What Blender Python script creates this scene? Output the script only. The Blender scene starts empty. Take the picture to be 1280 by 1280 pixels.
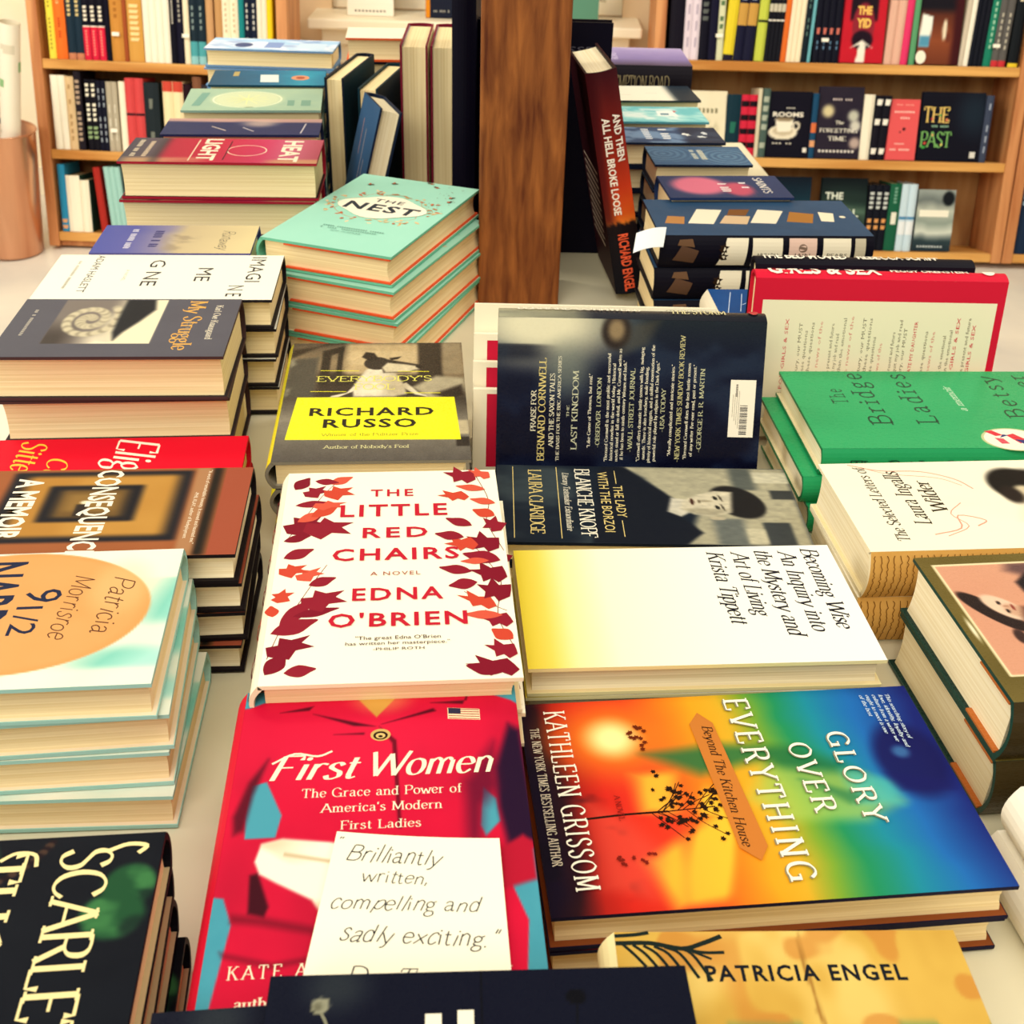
import bpy, math, random
import numpy as np
from mathutils import Matrix, Vector

# ------------------------------------------------------------------ camera, world, lights, exposure
S = bpy.context.scene
COL = S.collection
R = math.radians
cam_d = bpy.data.cameras.new('camera')
cam_d.sensor_width = 36.0
cam_d.lens = 36.0 * 1470.0 / 1280.0
cam_d.clip_start = 0.02
cam_d.dof.use_dof = True
cam_d.dof.focus_distance = 0.76
cam_d.dof.aperture_fstop = 20.0
cam = bpy.data.objects.new('camera', cam_d)
COL.objects.link(cam)
cam.matrix_world = Matrix.Translation((0, 0, 1.25)) @ Matrix.Rotation(R(90 - 32.5), 4, 'X') @ Matrix.Rotation(R(1.8), 4, 'Z')
S.camera = cam

world = bpy.data.worlds.new('daylight')
S.world = world
world.use_nodes = True
wb = world.node_tree.nodes['Background']
wb.inputs['Color'].default_value = (1.0, 0.94, 0.80, 1)
wb.inputs['Strength'].default_value = 0.33

def area(name, loc, target, size, energy, color):
    d = bpy.data.lights.new(name, 'AREA')
    d.shape = 'RECTANGLE'; d.size, d.size_y = size
    d.energy = energy; d.color = color
    o = bpy.data.objects.new(name, d); COL.objects.link(o)
    o.location = loc
    o.rotation_euler = (Vector(target) - Vector(loc)).to_track_quat('-Z', 'Y').to_euler()
    return o
area('ceiling_lamp', (0.1, -0.15, 2.75), (0.05, 0.85, 0.75), (1.6, 1.2), 19, (1.0, 0.95, 0.84))
area('window_daylight', (-3.2, 0.6, 2.2), (0.0, 1.8, 0.7), (2.2, 1.8), 46, (1.0, 0.96, 0.87))
area('front_fill', (-0.6, -1.4, 2.4), (-.2, 1.2, 0.8), (1.2, 0.8), 22, (1.0, 0.95, 0.83))  # added fill from behind the camera, brightens the page fronts
area('shelf_fill_left', (-1.5, 2.0, 2.6), (-1.0, 3.4, 0.4), (0.9, 0.7), 28, (1.0, 0.93, 0.80))  # added fill for the left shelves, set aside to avoid cover reflections
area('shelf_fill_right', (1.9, 1.9, 2.6), (0.9, 3.4, 0.4), (0.9, 0.7), 28, (1.0, 0.93, 0.80))  # matching added fill for the right shelves
S.view_settings.view_transform = 'Standard'
S.view_settings.look = 'None'
S.view_settings.gamma = 1.0
S.view_settings.use_curve_mapping = False
S.view_settings.exposure = 0.27

# ------------------------------------------------------------------ colour, noise
def lin(c):
    c = np.asarray(c, float)
    return np.where(c <= 0.04045, c / 12.92, ((c + 0.055) / 1.055) ** 2.4)
def hx(s):
    return np.array([int(s[i:i + 2], 16) / 255.0 for i in (0, 2, 4)])
def col(c):
    return hx(c) if isinstance(c, str) else np.asarray(c, float)
_nr = np.random.default_rng(7)
_NT = _nr.random((64, 64))
def noise(U, V, s, o=0.0):                      # smooth value noise 0..1
    x = U * s + 3.1 + o * 7.7; y = V * s + 1.7 + o * 5.3
    xi = np.floor(x).astype(int); yi = np.floor(y).astype(int)
    fx = x - xi; fy = y - yi
    fx = fx * fx * (3 - 2 * fx); fy = fy * fy * (3 - 2 * fy)
    g = lambda a, b: _NT[a % 64, b % 64]
    return (g(xi, yi) * (1 - fx) + g(xi + 1, yi) * fx) * (1 - fy) + (g(xi, yi + 1) * (1 - fx) + g(xi + 1, yi + 1) * fx) * fy
def fbm(U, V, s, o=0.0):
    return 0.55 * noise(U, V, s, o) + 0.3 * noise(U, V, s * 2.1, o + 1) + 0.15 * noise(U, V, s * 4.3, o + 2)
def sm(a, b, x):
    t = np.clip((x - a) / (b - a), 0, 1)
    return t * t * (3 - 2 * t)
def mix(img, m, c):
    m = np.asarray(m)[:, None] if np.ndim(m) == 1 else m
    return img * (1 - m) + col(c) * m
def flat(U, c):
    return np.tile(col(c), (len(U), 1))
def ramp(x, stops):
    xs = [s[0] for s in stops]; cs = np.array([col(s[1]) for s in stops])
    return np.stack([np.interp(x, xs, cs[:, k]) for k in range(3)], 1)
def ell(U, V, cx, cy, rx, ry, soft=0.15, ang=0.0):
    a = R(ang); dx, dy = U - cx, V - cy
    x = (dx * math.cos(a) + dy * math.sin(a)) / rx; y = (-dx * math.sin(a) + dy * math.cos(a)) / ry
    return 1 - sm(1 - soft, 1 + soft, np.hypot(x, y))
def rect(U, V, u0, v0, u1, v1, s=0.01):
    return sm(u0 - s, u0 + s, U) * (1 - sm(u1 - s, u1 + s, U)) * sm(v0 - s, v0 + s, V) * (1 - sm(v1 - s, v1 + s, V))
def poly(U, V, pts, soft=0.0):
    ins = np.zeros(len(U), bool); dm = np.full(len(U), 9.0); n = len(pts)
    for i in range(n):
        (x0, y0), (x1, y1) = pts[i], pts[(i + 1) % n]
        c = (y0 > V) != (y1 > V)
        with np.errstate(divide='ignore', invalid='ignore'):
            xx = x0 + (V - y0) * (x1 - x0) / ((y1 - y0) or 1e-9)
        ins ^= c & (U < xx)
        if soft:
            L = (x1 - x0) ** 2 + (y1 - y0) ** 2 or 1e-9
            t = np.clip(((U - x0) * (x1 - x0) + (V - y0) * (y1 - y0)) / L, 0, 1)
            dm = np.minimum(dm, np.hypot(U - x0 - t * (x1 - x0), V - y0 - t * (y1 - y0)))
    if not soft:
        return ins.astype(float)
    return sm(-soft, soft, np.where(ins, dm, -dm))

# ------------------------------------------------------------------ materials (node based)
def new_mat(name):
    m = bpy.data.materials.new(name); m.use_nodes = True
    return m, m.node_tree.nodes, m.node_tree.links, m.node_tree.nodes['Principled BSDF']
def print_mat(name, rough, spec):               # printed paper: ink colours carried by the mesh
    m, n, l, b = new_mat(name)
    a = n.new('ShaderNodeAttribute'); a.attribute_name = 'ink'
    l.new(a.outputs['Color'], b.inputs['Base Color'])
    t = n.new('ShaderNodeTexNoise'); t.inputs['Scale'].default_value = 60
    r = n.new('ShaderNodeMapRange'); r.inputs['To Min'].default_value = rough - 0.05; r.inputs['To Max'].default_value = rough + 0.05
    l.new(t.outputs['Fac'], r.inputs['Value']); l.new(r.outputs['Result'], b.inputs['Roughness'])
    b.inputs['Specular IOR Level'].default_value = spec
    return m
def page_mat(name, c0, c1):
    m, n, l, b = new_mat(name)
    tc = n.new('ShaderNodeTexCoord'); mp = n.new('ShaderNodeMapping')
    mp.inputs['Scale'].default_value = (4, 4, 900)
    t = n.new('ShaderNodeTexNoise'); t.inputs['Scale'].default_value = 1.0; t.inputs['Detail'].default_value = 3
    cr = n.new('ShaderNodeValToRGB')
    cr.color_ramp.elements[0].position = 0.36; cr.color_ramp.elements[1].position = 0.62
    cr.color_ramp.elements[0].color = (*lin(hx(c0)), 1); cr.color_ramp.elements[1].color = (*lin(hx(c1)), 1)
    l.new(tc.outputs['Object'], mp.inputs['Vector']); l.new(mp.outputs['Vector'], t.inputs['Vector'])
    l.new(t.outputs['Fac'], cr.inputs['Fac']); l.new(cr.outputs['Color'], b.inputs['Base Color'])
    bu = n.new('ShaderNodeBump'); bu.inputs['Strength'].default_value = 0.25; bu.inputs['Distance'].default_value = 0.0006
    l.new(t.outputs['Fac'], bu.inputs['Height']); l.new(bu.outputs['Normal'], b.inputs['Normal'])
    b.inputs['Roughness'].default_value = 0.85; b.inputs['Specular IOR Level'].default_value = 0.1
    return m
def tone_mat(name, c0, c1, scale=(1, 1, 1), rough=0.6, spec=0.3, metal=0.0, detail=4, lo=0.35, hi=0.65, bump=0.0):
    m, n, l, b = new_mat(name)
    tc = n.new('ShaderNodeTexCoord'); mp = n.new('ShaderNodeMapping'); mp.inputs['Scale'].default_value = scale
    t = n.new('ShaderNodeTexNoise'); t.inputs['Scale'].default_value = 1.0; t.inputs['Detail'].default_value = detail
    t.inputs['Distortion'].default_value = 0.4
    cr = n.new('ShaderNodeValToRGB')
    cr.color_ramp.elements[0].position = lo; cr.color_ramp.elements[1].position = hi
    cr.color_ramp.elements[0].color = (*lin(hx(c0)), 1); cr.color_ramp.elements[1].color = (*lin(hx(c1)), 1)
    l.new(tc.outputs['Object'], mp.inputs['Vector']); l.new(mp.outputs['Vector'], t.inputs['Vector'])
    l.new(t.outputs['Fac'], cr.inputs['Fac']); l.new(cr.outputs['Color'], b.inputs['Base Color'])
    if bump:
        bu = n.new('ShaderNodeBump'); bu.inputs['Strength'].default_value = bump; bu.inputs['Distance'].default_value = 0.001
        l.new(t.outputs['Fac'], bu.inputs['Height']); l.new(bu.outputs['Normal'], b.inputs['Normal'])
    b.inputs['Roughness'].default_value = rough; b.inputs['Specular IOR Level'].default_value = spec
    b.inputs['Metallic'].default_value = metal
    return m
M_PRINT = print_mat('printed_jacket', 0.5, 0.08)
M_GLOSS = print_mat('glossy_jacket', 0.28, 0.18)
M_MATTE = print_mat('matte_print', 0.75, 0.05)
M_PAGE = page_mat('cream_pages', 'ecd39c', 'fbe6b4')
M_PAGEW = page_mat('white_pages', 'f0dfb4', 'fdf0ce')
M_PAGEG = page_mat('grey_white_pages', 'dccaa0', 'f0e2bc')
M_OAK = tone_mat('oak_veneer', 'b9772f', 'e2aa5c', (2, 30, 30), 0.5, 0.3)
M_OAKV = tone_mat('oak_upright', 'b06a3a', 'd99860', (30, 30, 2), 0.5, 0.3)
M_BACK = tone_mat('oak_back_board', '9c6a3c', 'c0935c', (20, 20, 3), 0.7, 0.2)
M_POST = tone_mat('worn_post_wood', '562610', 'a4622e', (95, 95, 13), 0.55, 0.2, detail=10, lo=0.3, hi=0.74, bump=0.3)
M_TABLE = tone_mat('cream_laminate', 'd8cfae', 'e6dec0', (6, 6, 6), 0.35, 0.4)
M_WALL = tone_mat('peach_plaster', 'e6c59a', 'f0d3aa', (5, 5, 5), 0.85, 0.1)
M_WALLW = tone_mat('cream_plaster', 'fff0cc', 'fff6da', (4, 4, 4), 0.85, 0.1)
M_FLOOR = tone_mat('pale_vinyl', 'd9d2c4', 'f3ead6', (2.5, 2.5, 2.5), 0.3, 0.5)
M_TRIM = tone_mat('cream_gloss_paint', 'f8e8c6', 'fff3d8', (3, 3, 3), 0.4, 0.4)
M_COPPER = tone_mat('copper_sheet', 'c88a68', 'e6b08c', (14, 14, .6), 0.28, 0.5, metal=0.9)
M_STEEL = tone_mat('dark_steel', '3a3a3c', '55555a', (9, 9, 9), 0.4, 0.5, metal=0.6)

# ------------------------------------------------------------------ lettering: a small stroke alphabet with serifs
GL = {
'A': (.78, '.02,0 .39,1|.39,1 .76,0|-.15,.36 .62,.36'), 'B': (.7, '.13,0 .13,1|~.13,1 .42,1 .57,.88 .55,.66 .4,.54 .13,.54|~.13,.54 .46,.54 .64,.4 .63,.14 .46,0 .13,0'),
'C': (.76, '~.68,.8 .54,.97 .34,1 .14,.84 .06,.5 .14,.16 .34,0 .54,.03 .7,.2'), 'D': (.82, '.13,0 .13,1|~.13,1 .44,1 .68,.82 .76,.5 .68,.18 .44,0 .13,0'),
'E': (.66, '.13,0 .13,1|-.13,1 .58,1 .58,.82|-.13,.52 .47,.52|-.13,0 .6,0 .62,.2'), 'F': (.62, '.13,0 .13,1|-.13,1 .58,1 .58,.82|-.13,.52 .46,.52'),
'G': (.82, '~.7,.8 .54,.97 .36,1 .14,.84 .06,.5 .14,.16 .36,0 .56,.03 .7,.12|.7,0 .7,.4|-.52,.4 .78,.4'), 'H': (.84, '.14,0 .14,1|.7,0 .7,1|-.14,.52 .7,.52'),
'I': (.34, '.17,0 .17,1'), 'J': (.44, '.3,1 .3,.2|~.3,.2 .22,.02 .04,.02'), 'K': (.78, '.14,0 .14,1|.66,1 .16,.45|.34,.6 .7,0'), 'L': (.62, '.13,0 .13,1|-.13,0 .56,0 .58,.22'),
'M': (.98, '.14,0 .16,1|.16,1 .49,.1|.49,.1 .82,1|.82,1 .86,0'), 'N': (.84, '.14,0 .14,1|.14,1 .7,0|.7,0 .7,1'), 'O': (.84, '~.42,1 .16,.84 .06,.5 .16,.16 .42,0 .68,.16 .78,.5 .68,.84 .42,1'),
'P': (.64, '.13,0 .13,1|~.13,1 .44,1 .6,.86 .58,.6 .42,.47 .13,.47'), 'Q': (.84, '~.42,1 .16,.84 .06,.5 .16,.16 .42,0 .68,.16 .78,.5 .68,.84 .42,1|-.46,.16 .78,-.16'),
'R': (.74, '.13,0 .13,1|~.13,1 .44,1 .6,.88 .58,.64 .42,.52 .13,.52|.38,.52 .7,0'), 'S': (.6, '~.5,.82 .4,.97 .24,1 .1,.86 .12,.66 .3,.53 .48,.4 .52,.18 .38,.01 .2,.01 .07,.2'),
'T': (.7, '.35,0 .35,1|-.05,.8 .05,1 .65,1 .65,.8'), 'U': (.8, '.14,1 .14,.28|~.14,.28 .22,.05 .42,0 .6,.06 .67,.28|.67,.28 .67,1'), 'V': (.76, '.03,1 .38,0|.38,0 .74,1'),
'W': (1.08, '.03,1 .3,0|.3,0 .54,.9|.54,.9 .8,0|.8,0 1.05,1'), 'X': (.76, '.05,0 .7,1|.05,1 .72,0'), 'Y': (.72, '.03,1 .36,.48|.68,1 .36,.48|.36,.48 .36,0'), 'Z': (.66, '-.08,.82 .08,1 .58,1|-.58,1 .06,0|-.06,0 .6,0 .6,.18'),
'a': (.52, '~.08,.52 .18,.65 .34,.62 .38,.46|-.38,.48 .38,.08|~.38,.08 .42,.0 .5,.06|~.38,.38 .16,.34 .07,.16 .18,.0 .38,.14'), 'b': (.56, '.12,1 .12,0|~.12,.46 .26,.66 .44,.6 .5,.33 .42,.05 .26,0 .12,.14'),
'c': (.48, '~.42,.52 .32,.65 .16,.6 .07,.33 .16,.05 .3,.0 .44,.14'), 'd': (.56, '.43,1 .43,0|~.43,.46 .3,.66 .13,.6 .06,.33 .13,.05 .3,0 .43,.14'),
'e': (.5, '~.08,.36 .44,.38 .4,.58 .26,.66 .12,.58 .06,.33 .14,.07 .28,.0 .44,.14'), 'f': (.34, '.16,0 .16,.8|~.16,.8 .2,.98 .36,.95|-.04,.63 .31,.63'),
'g': (.52, '~.24,.65 .1,.54 .1,.36 .24,.26 .38,.36 .38,.54 .24,.65|-.38,.6 .5,.66|~.16,.28 .1,.14 .24,.06 .42,.02 .44,-.18 .26,-.29 .08,-.22 .08,-.06 .2,.06'),
'h': (.58, '.12,0 .12,1|~.12,.48 .28,.66 .44,.56|.45,.56 .45,0'), 'i': (.26, '.13,0 .13,.63|*.13,.86'), 'j': (.26, '.14,.63 .14,-.14|~.14,-.14 .08,-.28 -.04,-.26|*.14,.86'),
'k': (.56, '.12,0 .12,1|.44,.63 .14,.3|.24,.4 .5,0'), 'l': (.26, '.13,0 .13,1'), 'm': (.86, '.12,0 .12,.63|~.12,.48 .27,.66 .4,.56|.42,.56 .42,0|~.42,.48 .57,.66 .7,.56|.72,.56 .72,0'),
'n': (.58, '.12,0 .12,.63|~.12,.48 .28,.66 .44,.56|.45,.56 .45,0'), 'o': (.54, '~.27,.66 .12,.57 .06,.33 .12,.09 .27,0 .42,.09 .48,.33 .42,.57 .27,.66'),
'p': (.56, '.12,.63 .12,-.28|~.12,.46 .26,.66 .44,.6 .5,.33 .42,.05 .26,0 .12,.14'), 'q': (.56, '.43,.63 .43,-.28|~.43,.46 .3,.66 .13,.6 .06,.33 .13,.05 .3,0 .43,.14'),
'r': (.42, '.12,0 .12,.63|~.12,.44 .24,.63 .4,.6'), 's': (.44, '~.36,.54 .27,.65 .14,.62 .09,.48 .22,.36 .35,.26 .37,.1 .24,0 .12,.02 .06,.14'), 't': (.36, '.16,.85 .16,.12|~.16,.12 .22,.0 .34,.06|-.04,.63 .31,.63'),
'u': (.58, '.12,.63 .12,.16|~.12,.16 .2,.0 .36,.03 .45,.18|.45,.63 .45,0'), 'v': (.52, '.03,.63 .26,0|.26,0 .5,.63'), 'w': (.76, '.03,.63 .21,0|.21,0 .38,.56|.38,.56 .56,0|.56,0 .74,.63'),
'x': (.52, '.05,0 .46,.63|.05,.63 .48,0'), 'y': (.52, '.03,.63 .27,.02|~.5,.63 .3,.04 .2,-.2 .06,-.26'), 'z': (.48, '-.06,.5 .06,.63 .42,.63|-.42,.63 .05,0|-.05,0 .43,0 .43,.14'),
'1': (.4, '.22,0 .22,1|-.22,1 .08,.82'), '2': (.56, '~.08,.76 .16,.96 .34,.98 .48,.8 .42,.56 .22,.28 .06,.02|-.06,0 .5,0'), '9': (.56, '~.47,.7 .4,.46 .2,.42 .08,.6 .12,.9 .3,1 .46,.88 .48,.6 .4,.2 .2,0 .1,.08'),
'/': (.4, '-.02,-.05 .38,1.05'), "'": (.18, '-.1,1 .07,.74'), '"': (.3, '-.1,1 .07,.76|-.22,1 .19,.76'), '.': (.24, '*.1,.05'), ',': (.24, '*.1,.05|-.11,.04 .04,-.15'), '-': (.5, '-.06,.36 .42,.36'),
'&': (.8, '~.72,.5 .6,.16 .36,0 .12,.08 .1,.3 .3,.5 .46,.7 .42,.92 .28,.98 .18,.82 .3,.56 .5,.24 .74,.02'), ' ': (.34, ''),
}
def smooth(p, k=4):
    if len(p) < 3: return p
    q = [2 * p[0] - p[1]] + list(p) + [2 * p[-1] - p[-2]]
    out = []
    for i in range(1, len(q) - 2):
        for j in range(k):
            t = j / k; a, b, c, d = q[i - 1:i + 3]
            out.append(0.5 * (2 * b + (c - a) * t + (2 * a - 5 * b + 4 * c - d) * t * t + (3 * b - a - 3 * c + d) * t ** 3))
    return out + [p[-1]]
def ribbon(P, W, V, F):
    P = [np.asarray(p, float) for p in P]
    n = len(P); b = len(V)
    for i in range(n):
        d = P[min(i + 1, n - 1)] - P[max(i - 1, 0)]
        L = np.hypot(*d) or 1e-9; d = d / L
        w = W(d) if callable(W) else W
        nn = np.array([-d[1], d[0]]) * w / 2
        V.append(P[i] + nn); V.append(P[i] - nn)
    for i in range(n - 1):
        F.append([b + 2 * i, b + 2 * i + 1, b + 2 * i + 3, b + 2 * i + 2])
def strokes(txt, style, k=4, track=0.0, sub=1):
    V, F, Z = [], [], []; x = 0.0; jr = random.Random(len(txt) * 31 + ord(txt[0]))
    serif = style in ('serif', 'slab', 'didot', 'book')
    thick, thin = {'serif': (.135, .06), 'slab': (.085, .08), 'didot': (.135, .05), 'hand': (.058, .058), 'book': (.105, .048), 'mono': (.10, .10), 'script': (.13, .05)}[style]
    nib = R(12); zi = 0
    W = lambda d: max(thin, thick * abs(d[1] * math.cos(nib) - d[0] * math.sin(nib)))
    for ch in txt:
        wd, sp = GL.get(ch, GL[' '])
        tilt, grow, lift = (jr.uniform(-.10, .14), jr.uniform(.88, 1.1), jr.uniform(-.05, .05)) if style == 'hand' else (0, 1, 0)
        for s in sp.split('|'):
            if not s: continue
            tag = s[0] if s[0] in '~-*' else ''
            body = s[1:] if tag else s
            pts = [np.array([float(q) for q in p.split(',')]) for p in body.split()]
            pts = [np.array([p[0] + x + tilt * p[1], p[1] * grow + lift]) for p in pts]
            if tag == '*':
                c = pts[0]; b = len(V)
                for j in range(8): V.append(c + .075 * (1.0 if style != 'hand' else .6) * np.array([math.cos(j * math.pi / 4), math.sin(j * math.pi / 4)]))
                F.append(list(range(b, b + 8))); Z += [0] * (len(V) - len(Z)); continue
            if tag == '~': pts = smooth(pts, k)
            if sub > 1 and tag != '~':
                rp = [pts[0]]
                for a_, b_ in zip(pts[:-1], pts[1:]): rp += [a_ + (b_ - a_) * (j + 1) / sub for j in range(sub)]
            else: rp = pts
            ribbon(rp, W, V, F); zi += 1; Z += [zi % 5] * (len(V) - len(Z))
            if serif and tag == '':
                for e, o in ((0, 1), (-1, -2)):
                    p = pts[e]; d = pts[o] - p
                    if any(abs(p[1] - yy) < .02 for yy in (0, 1, .63, -.28)) and abs(d[1]) > .5 * abs(d[0]):
                        up = p[1] > .5; h = thin * .9 if style != 'slab' else .075
                        y0, y1 = (p[1] - h, p[1]) if up else (p[1], p[1] + h)
                        hw = .13 if style != 'slab' else .15
                        b = len(V)
                        V.extend([np.array(q) for q in ((p[0] - hw, y0), (p[0] + hw, y0), (p[0] + hw, y1), (p[0] - hw, y1))])
                        F.append([b, b + 1, b + 2, b + 3]); zi += 1; Z += [zi % 5] * (len(V) - len(Z))
        x += wd + track
    return np.concatenate([np.array(V).reshape(-1, 2), np.array(Z, float)[:, None] * 2.2e-6], 1), F      # crossing strokes sit a hair apart
_BF = {}
def bfont(txt, bold=0.0, space=1.0, res=3):
    key = (txt, bold, space, res)
    if key not in _BF:
        c = bpy.data.curves.new('lettering', 'FONT'); c.body = txt; c.offset = bold; c.space_character = space; c.resolution_u = res
        o = bpy.data.objects.new('lettering', c); COL.objects.link(o)
        m = o.to_mesh()
        V = np.array([(v.co.x, v.co.y) for v in m.vertices]).reshape(-1, 2); F = [list(p.vertices) for p in m.polygons]
        o.to_mesh_clear(); bpy.data.objects.remove(o); bpy.data.curves.remove(c)
        _BF[key] = (V / 0.729, F)
    V, F = _BF[key]
    return V.copy(), F
def text2d(txt, style, shear=0.0, bold=0.0, space=1.0, res=3, sub=1):
    if style == 'sans': V, F = bfont(txt, bold, space, res)
    else: V, F = strokes(txt, style, res + 1, space - 1.0, sub)
    if len(V) and shear: V[:, 0] += shear * V[:, 1]
    return V, F

# ------------------------------------------------------------------ mesh collecting
class MB:
    def __init__(s): s.V, s.F, s.C, s.n = [], [], [], 0
    def add(s, V, F, c):
        V = np.asarray(V, float).reshape(-1, 3)
        C = col(c)
        C = np.tile(C, (len(V), 1)) if C.ndim == 1 else C
        s.V.append(V); s.C.append(C)
        s.F += [[i + s.n for i in f] for f in F]; s.n += len(V)
    def box(s, x0, y0, z0, x1, y1, z1, c='808080'):
        V = [(x, y, z) for z in (z0, z1) for y in (y0, y1) for x in (x0, x1)]
        s.add(V, [[0, 2, 3, 1], [4, 5, 7, 6], [0, 1, 5, 4], [2, 6, 7, 3], [0, 4, 6, 2], [1, 3, 7, 5]], c)
    def prism(s, prof, y0, y1, c):                # closed outline in x,z carried along y
        n = len(prof)
        V = [(x, y0, z) for x, z in prof] + [(x, y1, z) for x, z in prof]
        F = [list(range(n)), list(range(2 * n - 1, n - 1, -1))] + [[i, i + n, (i + 1) % n + n, (i + 1) % n] for i in range(n)]
        s.add(V, F, c)
    def tube(s, pts, rad, c, n=12, cap=True):
        P = [Vector(p) for p in pts]; V = []; F = []
        for i, p in enumerate(P):
            d = (P[min(i + 1, len(P) - 1)] - P[max(i - 1, 0)]).normalized()
            q = d.to_track_quat('Z', 'Y'); r = rad[i] if isinstance(rad, (list, tuple)) else rad
            for j in range(n):
                a = 2 * math.pi * j / n; V.append(p + q @ Vector((r * math.cos(a), r * math.sin(a), 0)))
        for i in range(len(P) - 1):
            for j in range(n):
                a, b = i * n + j, i * n + (j + 1) % n
                F.append([a, b, b + n, a + n])
        if cap: F += [list(range(n))[::-1], list(range((len(P) - 1) * n, len(P) * n))]
        s.add([tuple(v) for v in V], F, c)
    def build(s, name, mat, parent=None, bevel=0.0):
        me = bpy.data.meshes.new(name)
        V = np.concatenate(s.V); C = lin(np.clip(np.concatenate(s.C), 0, 1))
        me.from_pydata(V.tolist(), [], s.F)
        a = me.attributes.new('ink', 'FLOAT_COLOR', 'POINT')
        a.data.foreach_set('color', np.concatenate([C, np.ones((len(C), 1))], 1).astype(np.float32).ravel())
        me.materials.append(mat); me.update()
        o = bpy.data.objects.new(name, me); COL.objects.link(o)
        if parent is not None: o.parent = parent
        if bevel:
            b = o.modifiers.new('bevel', 'BEVEL'); b.width = bevel; b.segments = 2; b.limit_method = 'ANGLE'
        return o

def panel(mb, P, su, sv, art, cell=0.0015, z0=0.00015, dz=0.000008, lift=0.0):
    """one printed face. P(u,v,h) -> xyz; su, sv its size in metres; art = dict(bg=colour or function, items=[...])"""
    if art is None: return
    if isinstance(art, str): art = dict(bg=art)
    bg = art.get('bg'); cell = art.get('cell', cell)
    if bg is not None:
        nu, nv = (max(2, int(su / cell)), max(2, int(sv / cell))) if callable(bg) else (1, art.get('nv', 1))
        u, v = np.meshgrid(np.linspace(0, 1, nu + 1), np.linspace(0, 1, nv + 1)); U, V_ = u.ravel(), v.ravel()
        C = bg(U, V_) if callable(bg) else flat(U, bg)
        idx = np.arange((nu + 1) * (nv + 1)).reshape(nv + 1, nu + 1)
        F = np.stack([idx[:-1, :-1], idx[:-1, 1:], idx[1:, 1:], idx[1:, :-1]], -1).reshape(-1, 4).tolist()
        mb.add(P(U, V_, np.full(len(U), z0)), F, C)
    for k, it in enumerate(art.get('items', [])):
        h = z0 + lift + dz * (k + 1); kind = it[0]
        if kind == 't':                            # ('t', text, style, colour, u0, v0, u1, v1, opts)
            _, txt, style, c, u0, v0, u1, v1 = it[:8]; o = it[8] if len(it) > 8 else {}
            V, F = text2d(txt, style, o.get('shear', 0), o.get('bold', 0), o.get('space', 1), o.get('res', 2), 8 if art.get('nv', 1) > 1 else 1)
            if not len(V): continue
            x0, x1 = V[:, 0].min(), V[:, 0].max()
            s = (V[:, 0] - x0) / max(x1 - x0, 1e-6)
            U = u0 + s * (u1 - u0); Vv = v0 + V[:, 1] * (v1 - v0) + o.get('slope', 0) * s
            mb.add(P(U, Vv, np.full(len(U), h) + (V[:, 2] if V.shape[1] > 2 else 0)), F, c)
        elif kind == 'p':
            q = np.array(it[2], float)
            if art.get('nv', 1) > 1 and len(q) == 4:     # follow a rounded spine
                k_ = np.linspace(0, 1, 9)[:, None]; L_, R_ = q[0] + (q[3] - q[0]) * k_, q[1] + (q[2] - q[1]) * k_
                q = np.concatenate([L_, R_]); mb.add(P(q[:, 0], q[:, 1], np.full(18, h)), [[i, i + 9, i + 10, i + 1] for i in range(8)], it[1]); continue
            mb.add(P(q[:, 0], q[:, 1], np.full(len(q), h)), [list(range(len(q)))], it[1])
        elif kind == 'e':
            _, c, cu, cv, ru, rv = it[:6]; n = 32; a = np.arange(n) * 2 * math.pi / n
            mb.add(P(cu + ru * np.cos(a), cv + rv * np.sin(a), np.full(n, h)), [list(range(n))], c)
        elif kind == 'l':                          # ('l', colour, width in metres, points, smooth?)
            pts = [np.array(p, float) * (su, sv) for p in it[3]]
            if len(it) > 4 and it[4]: pts = smooth(pts)
            V, F = [], []; ribbon(pts, it[2], V, F); V = np.array(V) / (su, sv)
            mb.add(P(V[:, 0], V[:, 1], np.full(len(V), h)), F, it[1])
        elif kind == 'leaf':                       # ('leaf', colour, u, v, angle, length, width, kind)
            _, c, u, v, ang, L, Wd, kd = it
            if kd == 0: q = [(0, 0), (.2, .32), (.5, .5), (.8, .25), (1, 0), (.8, -.22), (.5, -.5), (.2, -.34)]
            else: q = [(0, 0), (.12, .45), (.35, .3), (.5, .62), (.66, .28), (1.05, .12), (.78, -.06), (.92, -.5), (.55, -.3), (.3, -.58), (.14, -.3)]
            if kd == 0 and L > .012: q = smooth([np.array(p, float) for p in q + q[:1]], 3)[:-1]
            a = R(ang); q = np.array(q) * (L * .66, Wd * .66)
            q = np.stack([q[:, 0] * math.cos(a) - q[:, 1] * math.sin(a), q[:, 0] * math.sin(a) + q[:, 1] * math.cos(a)], 1)
            mb.add(P(u + q[:, 0] / su, v + q[:, 1] / sv, np.full(len(q), h)), [list(range(len(q)))], c)

# ------------------------------------------------------------------ things
def tag(o, label, cat, group=None, kind=None):
    if label: o['label'] = label
    if cat: o['category'] = cat
    if group: o['group'] = group
    if kind: o['kind'] = kind
    return o
def empty(name, M=None):
    o = bpy.data.objects.new(name, None); COL.objects.link(o); o.empty_display_size = 0.02
    if M is not None: o.matrix_world = M
    return o
def dup(root, M, label, group=None):
    r = root.copy(); COL.objects.link(r); r.matrix_world = M; r['label'] = label
    if group: r['group'] = group
    for ch in list(root.children):
        c = ch.copy(); COL.objects.link(c); c.parent = r
        for g in list(ch.children):
            d = g.copy(); COL.objects.link(d); d.parent = c
    return r
def struct(o, label=None):
    o['kind'] = 'structure'
    if label: o['label'] = label
    return o

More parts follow.
